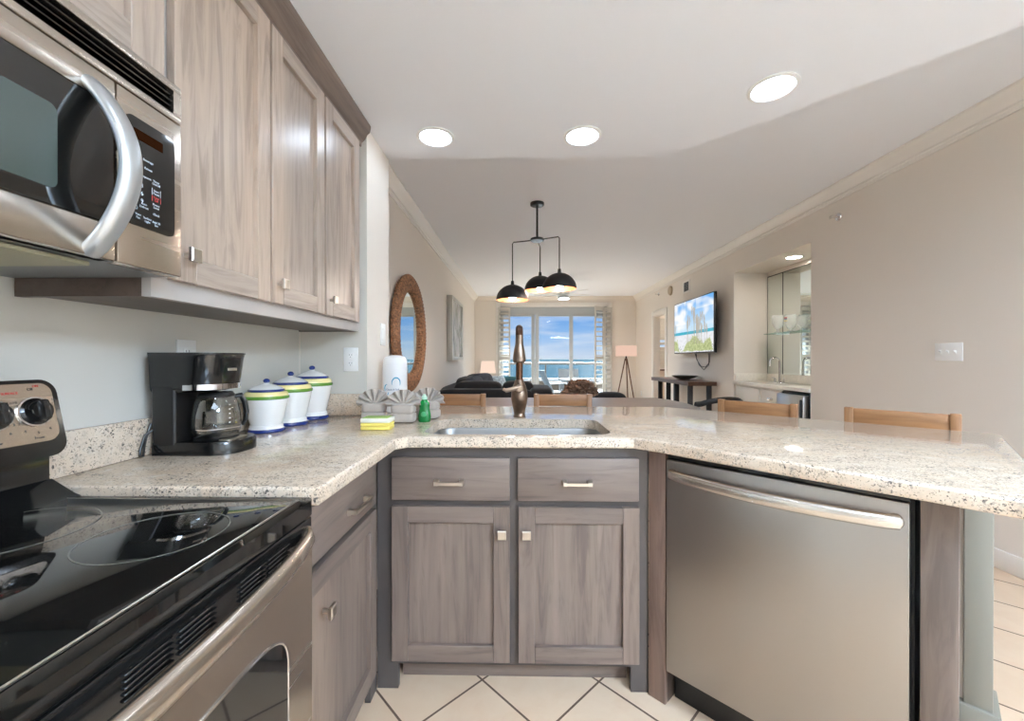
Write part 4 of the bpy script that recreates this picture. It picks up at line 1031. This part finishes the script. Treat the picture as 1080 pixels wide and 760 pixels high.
for sx in (-1, 1):
    for sy in (-.28, .2): obj('leg', MB().cyl((sx * .24, sy, 0), (sx * .23, sy, .22), .018, 10, .024), M['walnut'], r)
r = thing('ottoman_chair', 'low black leather chair peeking behind the centerpiece', 'armchair', (1.17, 5.35, 0), 0, local=True)
obj('backrest', pad(-.24, .20, -.2, .05, .25, .765, .5), M['sofa'], r)
obj('seat', pad(-.24, .22, -.1, .5, .15, .45, .35), M['sofa'], r)
for sx in (-.18, .18):
    for sy in (-.1, .45): obj('leg', MB().cyl((sx, sy, 0), (sx, sy, .2), .02, 10), M['blackp'], r)

r = thing('floor_lamp', 'lit tripod floor lamp with drum shade in the far right corner', 'lamp', (2.34, 9.1, 0), 0, local=True)
obj('lamp_shade', MB().lathe([(.225, 1.25), (.225, 1.48), (.223, 1.48), (.223, 1.25)], seg=44, cap0=False, cap1=False), M['shade2'], r)
obj('bulb', MB().ball((0, 0, 1.36), .035, .035, .045), M['lampbulb'], r)
obj('socket', MB().cyl((0, 0, 1.15), (0, 0, 1.32), .018, 12), M['mattebl'], r)
for i in range(3):
    a = math.radians(-95 + 120 * i); obj('leg', MB().tube([(.02 * math.cos(a), .02 * math.sin(a), 1.2), (.28 * math.cos(a), .28 * math.sin(a), 0)], [.014, .012], 10), M['bronze_d'], r)

r = thing('ceiling_fan', 'white ceiling fan with light hanging in the living room', 'fan', (.80, 7.5, ZC + .05), 0, local=True)
obj('canopy', MB().lathe([(0, -.051), (.07, -.051), (.06, -.09), (.015, -.10)]), M['white'], r)
obj('downrod', MB().cyl((0, 0, -.05), (0, 0, -.28), .012, 12), M['white'], r)
obj('motor', MB().lathe([(0, -.25), (.06, -.26), (.10, -.29), (.10, -.34), (.06, -.37), (0, -.37)]), M['white'], r)
for i in range(5):
    a = 2 * PI * i / 5 + .35; b = MB(); mk = b.mark(); b.prism([(.09, -.02), (.18, -.05), (.52, -.065), (.56, -.04), (.56, .04), (.52, .065), (.18, .05), (.09, .02)], -.004, .004)
    b.xf(mk, Matrix.Rotation(a, 4, 'Z') @ Matrix.Translation((0, 0, -.33)) @ Matrix.Rotation(.22, 4, 'X')); obj('blade', b, M['white'], r)
lk = obj('light_kit', MB().lathe([(.06, -.37), (.10, -.38), (.105, -.42), (.095, -.425), (.09, -.41), (0, -.41)], cap0=False), M['white'], r)
obj('lens', MB().lathe([(0, -.4105), (.088, -.4105), (.088, -.414), (0, -.416)]), M['fanlens'], lk)

# television: the picture is a grid of coloured cells that the screen emits
tv = thing('television', 'wall mounted television showing sea oats on a beach', 'television', (XR - .11, 6.22, 1.28))
obj('case', MB().box(XR - .135, XR - .095, 5.515, 6.93, 1.275, 2.095, .006), M['blackp'], tv)
obj('wall_mount', MB().box(XR - .095, XR, 6.0, 6.4, 1.5, 1.85, .004), M['blackp'], tv)
NX, NZ = 220, 124; SC = MB(); vs_ = []
sy0, sy1, sz0, sz1 = 6.915, 5.53, 1.292, 2.082                # left edge of the picture is the far end
rows = [[SC.b.verts.new((XR - .1358, sy0 + (sy1 - sy0) * i / NX, sz0 + (sz1 - sz0) * j / NZ)) for i in range(NX + 1)] for j in range(NZ + 1)]
for j in range(NZ):
    for i in range(NX): SC.b.faces.new((rows[j][i], rows[j][i + 1], rows[j + 1][i + 1], rows[j + 1][i]))
nz_ = lambda x, y, s=0: noise.noise(Vector((x, y, s)))
stalks = []
rg = random.Random(11)
for i in range(26):
    x = rg.gauss(.58, .15); stalks.append((x, rg.uniform(.42, .66) + (.24 if abs(x - .53) < .07 else .08), rg.uniform(-.05, .05)))
stalks.append((.03, .58, .02))
def pic(u, v):
    if v > .40:
        cl = nz_(u * 3.2 + 4, v * 4.5) * .6 + nz_(u * 8, v * 9, 3) * .35 + (.28 if u < .33 and v > .55 else 0) + (.18 if u > .6 and v > .8 else 0)
        sk_ = Vector((.10, .42, .88)).lerp(Vector((.60, .80, .96)), min(1, max(0, (1.0 - v) / .55)))
        c = sk_.lerp(Vector((.95, .96, .98)), min(1, max(0, (cl - .02) * 2.6)))
    elif v > .345: c = Vector((.02, .42, .56)) * (1 + .3 * nz_(u * 20, v * 80))
    else:
        c = Vector((.82, .82, .84)) * (1 + .12 * nz_(u * 14, v * 20))
        g = nz_(u * 30, v * 26, 5) * .8 + nz_(u * 70, v * 50, 2) * .5
        hgt = .24 * min(1, max(0, (u - .24) * 9)) * min(1, max(0, (1.0 - u) * 12)) * (1 + .25 * math.sin(u * 14)) + .24 * math.exp(-((u - .04) / .09) ** 4)
        if v < hgt + .09 * g and v > .02 + .03 * nz_(u * 9, 0): c = Vector((.30, .36, .10)).lerp(Vector((.62, .66, .30)), min(1, max(0, .5 + g)))
        elif v < .13 and g > .25: c = Vector((.40, .40, .38))
    for x, top, lean in stalks:
        xs = x + lean * (v - .2)
        if v < top and v > .15 and abs(u - xs) < .0035: c = c.lerp(Vector((.40, .36, .24)), .7)
        if top - .20 < v < top:
            k_ = (top - v) / .20
            if abs(u - xs - .012 * nz_(v * 30, x * 40)) < .020 * math.sin(PI * min(1, k_ * .85 + .12)): c = c.lerp(Vector((.50, .42, .32)), .65 + .3 * nz_(u * 90, v * 90))
    return [max(0, min(1, q)) for q in c]
scr = obj('screen', SC, bpy.data.materials.new('tv_picture'), tv, flat=True)
at = scr.data.color_attributes.new('picture', 'FLOAT_COLOR', 'CORNER')
for p in scr.data.polygons:
    jj, ii = divmod(p.index, NX); cc = pic((ii + .5) / NX, (jj + .5) / NZ)
    for li in p.loop_indices: at.data[li].color = (*cc, 1)
sm_ = scr.data.materials[0]; sm_.use_nodes = True; q_ = sm_.node_tree; bs = q_.nodes['Principled BSDF']
av = q_.nodes.new('ShaderNodeVertexColor'); av.layer_name = 'picture'
bs.inputs['Base Color'].default_value = (.01, .01, .01, 1); bs.inputs['Roughness'].default_value = .3
q_.links.new(av.outputs[0], bs.inputs['Emission Color']); bs.inputs['Emission Strength'].default_value = .8
o = single('tv_cable', MB().tube([(XR - .03, 6.32, 1.27), (XR - .03, 6.30, 1.18), (XR - .02, 6.18, 1.08), (XR - .02, 6.02, 1.07), (XR - .02, 5.90, 1.14), (XR - .03, 5.86, 1.27)], .005, 6).tube([(XR - .03, 6.36, 1.27), (XR - .02, 6.24, 1.10), (XR - .02, 6.08, 1.03), (XR - .02, 5.92, 1.10), (XR - .03, 5.90, 1.27)], .004, 6), M['blackp'], 'dark cable loops hanging below the television', 'cable', (XR - .03, 6.1, 1.03))

t = thing('console_table', 'wooden slab console table with black legs below the television', 'table', (2.48, 6.4, 0))
obj('tabletop', MB().prism([(2.30, 5.66), (2.69, 5.66), (2.69, 7.2), (2.29, 7.2), (2.31, 6.9), (2.28, 6.5), (2.31, 6.1), (2.29, 5.85)], .82, .875), M['walnut'], t)
for y in (5.76, 6.98):
    for x in (2.34, 2.60): obj('leg', MB().box(x, x + .07, y, y + .025, 0, .82, .003), M['mattebl'], t)
for x in (2.34,): 
    for y in (6.25, 6.6): obj('leg', MB().box(x, x + .07, y, y + .025, 0, .82, .003), M['mattebl'], t)
o = single('bowl', MB().lathe([(0, .0), (.07, 0), (.075, .008), (.14, .03), (.19, .06), (.187, .062), (.135, .038), (.07, .015), (0, .012)], c=(2.5, 6.28, .875), seg=40, cap0=False), M['bowl'], 'shallow dark stone bowl on the console table', 'bowl', (2.5, 6.28, .875))

# small fixtures high on the right wall
t = thing('air_vent', 'small square air vent near the crown above the television', 'vent', (XR, 6.75, 2.37))
obj('frame', MB().box(XR - .012, XR, 6.62, 6.65, 2.27, 2.47).box(XR - .012, XR, 6.85, 6.88, 2.27, 2.47).box(XR - .012, XR, 6.65, 6.85, 2.27, 2.295).box(XR - .012, XR, 6.65, 6.85, 2.445, 2.47), M['trim'], t)
s_ = MB().box(XR - .004, XR - .001, 6.65, 6.85, 2.295, 2.445)
obj('backing', s_, M['slot'], t)
s_ = MB()
for i in range(6): s_.box(XR - .010, XR - .004, 6.65, 6.85, 2.303 + i * .024, 2.309 + i * .024)
obj('vent_grille', s_, M['mesh_grey'], t)
RYm = Matrix.Rotation(-PI / 2, 4, 'Y')
single('wall_speaker', MB().lathe([(0, 0), (.085, 0), (.085, .02), (.07, .035), (0, .04)], c=(XR, 7.45, 2.42), m=RYm), M['tan'], 'round tan alarm sounder between vent and doorway', 'alarm', (XR, 7.45, 2.42))
def sprinkler(label, y, z):
    r = thing('fire_sprinkler', label, 'sprinkler', (XR, y, z), 0, 'wall fire sprinklers', local=True)
    obj('escutcheon', MB().lathe([(0, 0), (.034, 0), (.030, .008), (.014, .014)], m=RYm, seg=24), M['chrome'], r)
    obj('nozzle', MB().cyl((-.01, 0, 0), (-.045, 0, 0), .008, 12).box(-.066, -.06, -.02, .02, -.014, .014, .002).box(-.062, -.042, -.012, -.008, -.004, .004).box(-.062, -.042, .008, .012, -.004, .004), M['nickel'], r)
sprinkler('small fire sprinkler on the right wall above the switch plate', 3.56, 2.40)
sprinkler('tiny fire sprinkler high on the right wall beyond the alarm sounder', 8.1, 2.46)

# ------------------------------------------------------------ wet bar niche
t = thing('bar_cabinet', 'white base cabinet with drawer fronts in the wet bar niche', 'cabinet', (2.93, 4.75, 0))
obj('carcass', MB().box(2.745, 3.14, 4.34, 5.265, .08, .868), M['whitecab'], t)
obj('toe_kick', MB().box(2.80, 2.815, 4.34, 5.265, 0, .08), M['whitecab'], t)
for y0, y1, z0, z1 in ((4.74, 5.23, .66, .84), (4.74, 5.23, .10, .64), (4.37, 4.67, .66, .84), (4.37, 4.67, .10, .64)):
    dr = obj('drawer' if z0 > .5 else 'door', MB().box(2.727, 2.745, y0, y1, z0, z1, .003), M['whitecab'], t)
    if y0 < 4.5 and z0 > .5: obj('cup_pull', MB().ball((2.722, (y0 + y1) / 2, .75), .02, .045, .018, e=.7), M['chrome'], dr)
t = thing('bar_fridge', 'small stainless bar refrigerator under the wet bar counter', 'refrigerator', (2.93, 4.12, 0))
obj('cabinet_body', MB().box(2.73, 3.12, 3.905, 4.33, .02, .85), M['black'], t)
dr = obj('door', MB().box(2.672, 2.726, 3.925, 4.322, .06, .835, .005), M['steel_x'], t)
obj('handle', MB().box(2.655, 2.671, 3.93, 3.95, .35, .80, .004), M['blackp'], dr)
for y in (3.95, 4.28): obj('foot', MB().cyl((2.8, y, 0), (2.8, y, .02), .02, 10).cyl((3.05, y, 0), (3.05, y, .02), .02, 10), M['blackp'], t)
t = thing('bar_counter', 'pale quartz wet bar counter with low backsplash', 'countertop', (2.93, 4.58, .87))
obj('slab', MB().box(2.70, 3.143, 3.893, 5.267, .87, .908, .004), M['quartz'], t)
obj('backsplash', MB().box(3.123, 3.143, 3.893, 5.267, .909, 1.005, .002).box(2.73, 3.122, 5.247, 5.267, .909, 1.005, .002), M['quartz'], t)
r = thing('bar_faucet', 'chrome gooseneck faucet on the wet bar counter', 'faucet', (3.0, 4.80, .9085), 0, local=True)
obj('base', MB().lathe([(0, 0), (.022, 0), (.022, .012), (.014, .02)]).box(-.02, .02, -.10, .10, 0, .010, .003), M['chrome'], r)
obj('spout', MB().tube([(0, 0, .01), (0, 0, .24)] + [(-.055 + .055 * math.cos(a), 0, .24 + .055 * math.sin(a)) for a in [PI * i / 10 for i in range(1, 11)]] + [(-.11, 0, .20)], .011, 12), M['chrome'], r)
for s in (-1, 1): obj('handle', MB().cyl((0, s * .08, .01), (0, s * .08, .05), .013, 12).tube([(0, s * .08, .05), (-.02, s * .11, .06)], .006, 8), M['chrome'], r)
for y0, y1, lb in ((3.905, 4.46, 'right'), (4.465, 4.955, 'middle'), (4.96, 5.262, 'left')):
    mp_ = thing('mirror_panel', 'tall frameless mirror panel in the wet bar, %s one of three' % lb, 'mirror', (3.14, (y0 + y1) / 2, 1.006), 0, 'wet bar mirror panels')
    obj('mirror_glass', MB().box(3.136, 3.144, y0 + .004, y1 - .004, 1.006, 2.218), M['mirror'], mp_)
    obj('edge_strip', MB().box(3.135, 3.144, y0, y0 + .004, 1.006, 2.226).box(3.135, 3.144, y1 - .004, y1, 1.006, 2.226).box(3.135, 3.144, y0 + .004, y1 - .004, 2.218, 2.226), M['blackp'], mp_)
t = thing('glass_shelf', 'green-edged glass shelf across the wet bar mirror', 'shelf', (3.08, 4.58, 1.49))
obj('shelf_panel', MB().box(3.03, 3.134, 3.91, 5.16, 1.490, 1.499, .001, 1), M['green_gl'], t)
for y in (4.0, 4.96): obj('bracket', MB().box(3.06, 3.134, y - .006, y + .006, 1.474, 1.4895), M['chrome'], t)
def hurricane(label, y, s, m='glass', x=3.055):
    r = thing('glass_goblet', label, 'glass', (x, y, 1.4992), 0, 'glasses on the wet bar shelf', local=True)
    obj('goblet', MB().lathe([(0, 0), (.034 * s, 0), (.034 * s, .006 * s), (.012 * s, .016 * s), (.012 * s, .03 * s), (.03 * s, .045 * s), (.052 * s, .085 * s), (.056 * s, .13 * s), (.054 * s, .18 * s), (.051 * s, .18 * s), (.053 * s, .13 * s), (.049 * s, .088 * s), (.027 * s, .05 * s), (0, .04 * s)], seg=32, cap0=False, cap1=False), M['frost'], r)
    return r
_k = NT('frosted_bar_glass'); _k.b.inputs['Base Color'].default_value = (*lin((232, 236, 234)), 1); _k.b.inputs['Roughness'].default_value = .12
_k.b.inputs['Alpha'].default_value = .3; M['frost'] = _k.m
hurricane('large clear goblet on the glass shelf, left one', 4.93, 1.15, x=3.06)
g = hurricane('goblet with colourful printed blocks on the glass shelf', 4.70, 1.05, x=3.06)
for z, m in ((.150, 'red'), (.138, 'navy'), (.115, 'cyel')): obj('printed_block', MB().box(-.058, -.055, -.024, .024, z, z + .010), M[m], g)
hurricane('small clear goblet at the right end of the glass shelf', 4.53, .85, x=3.06)
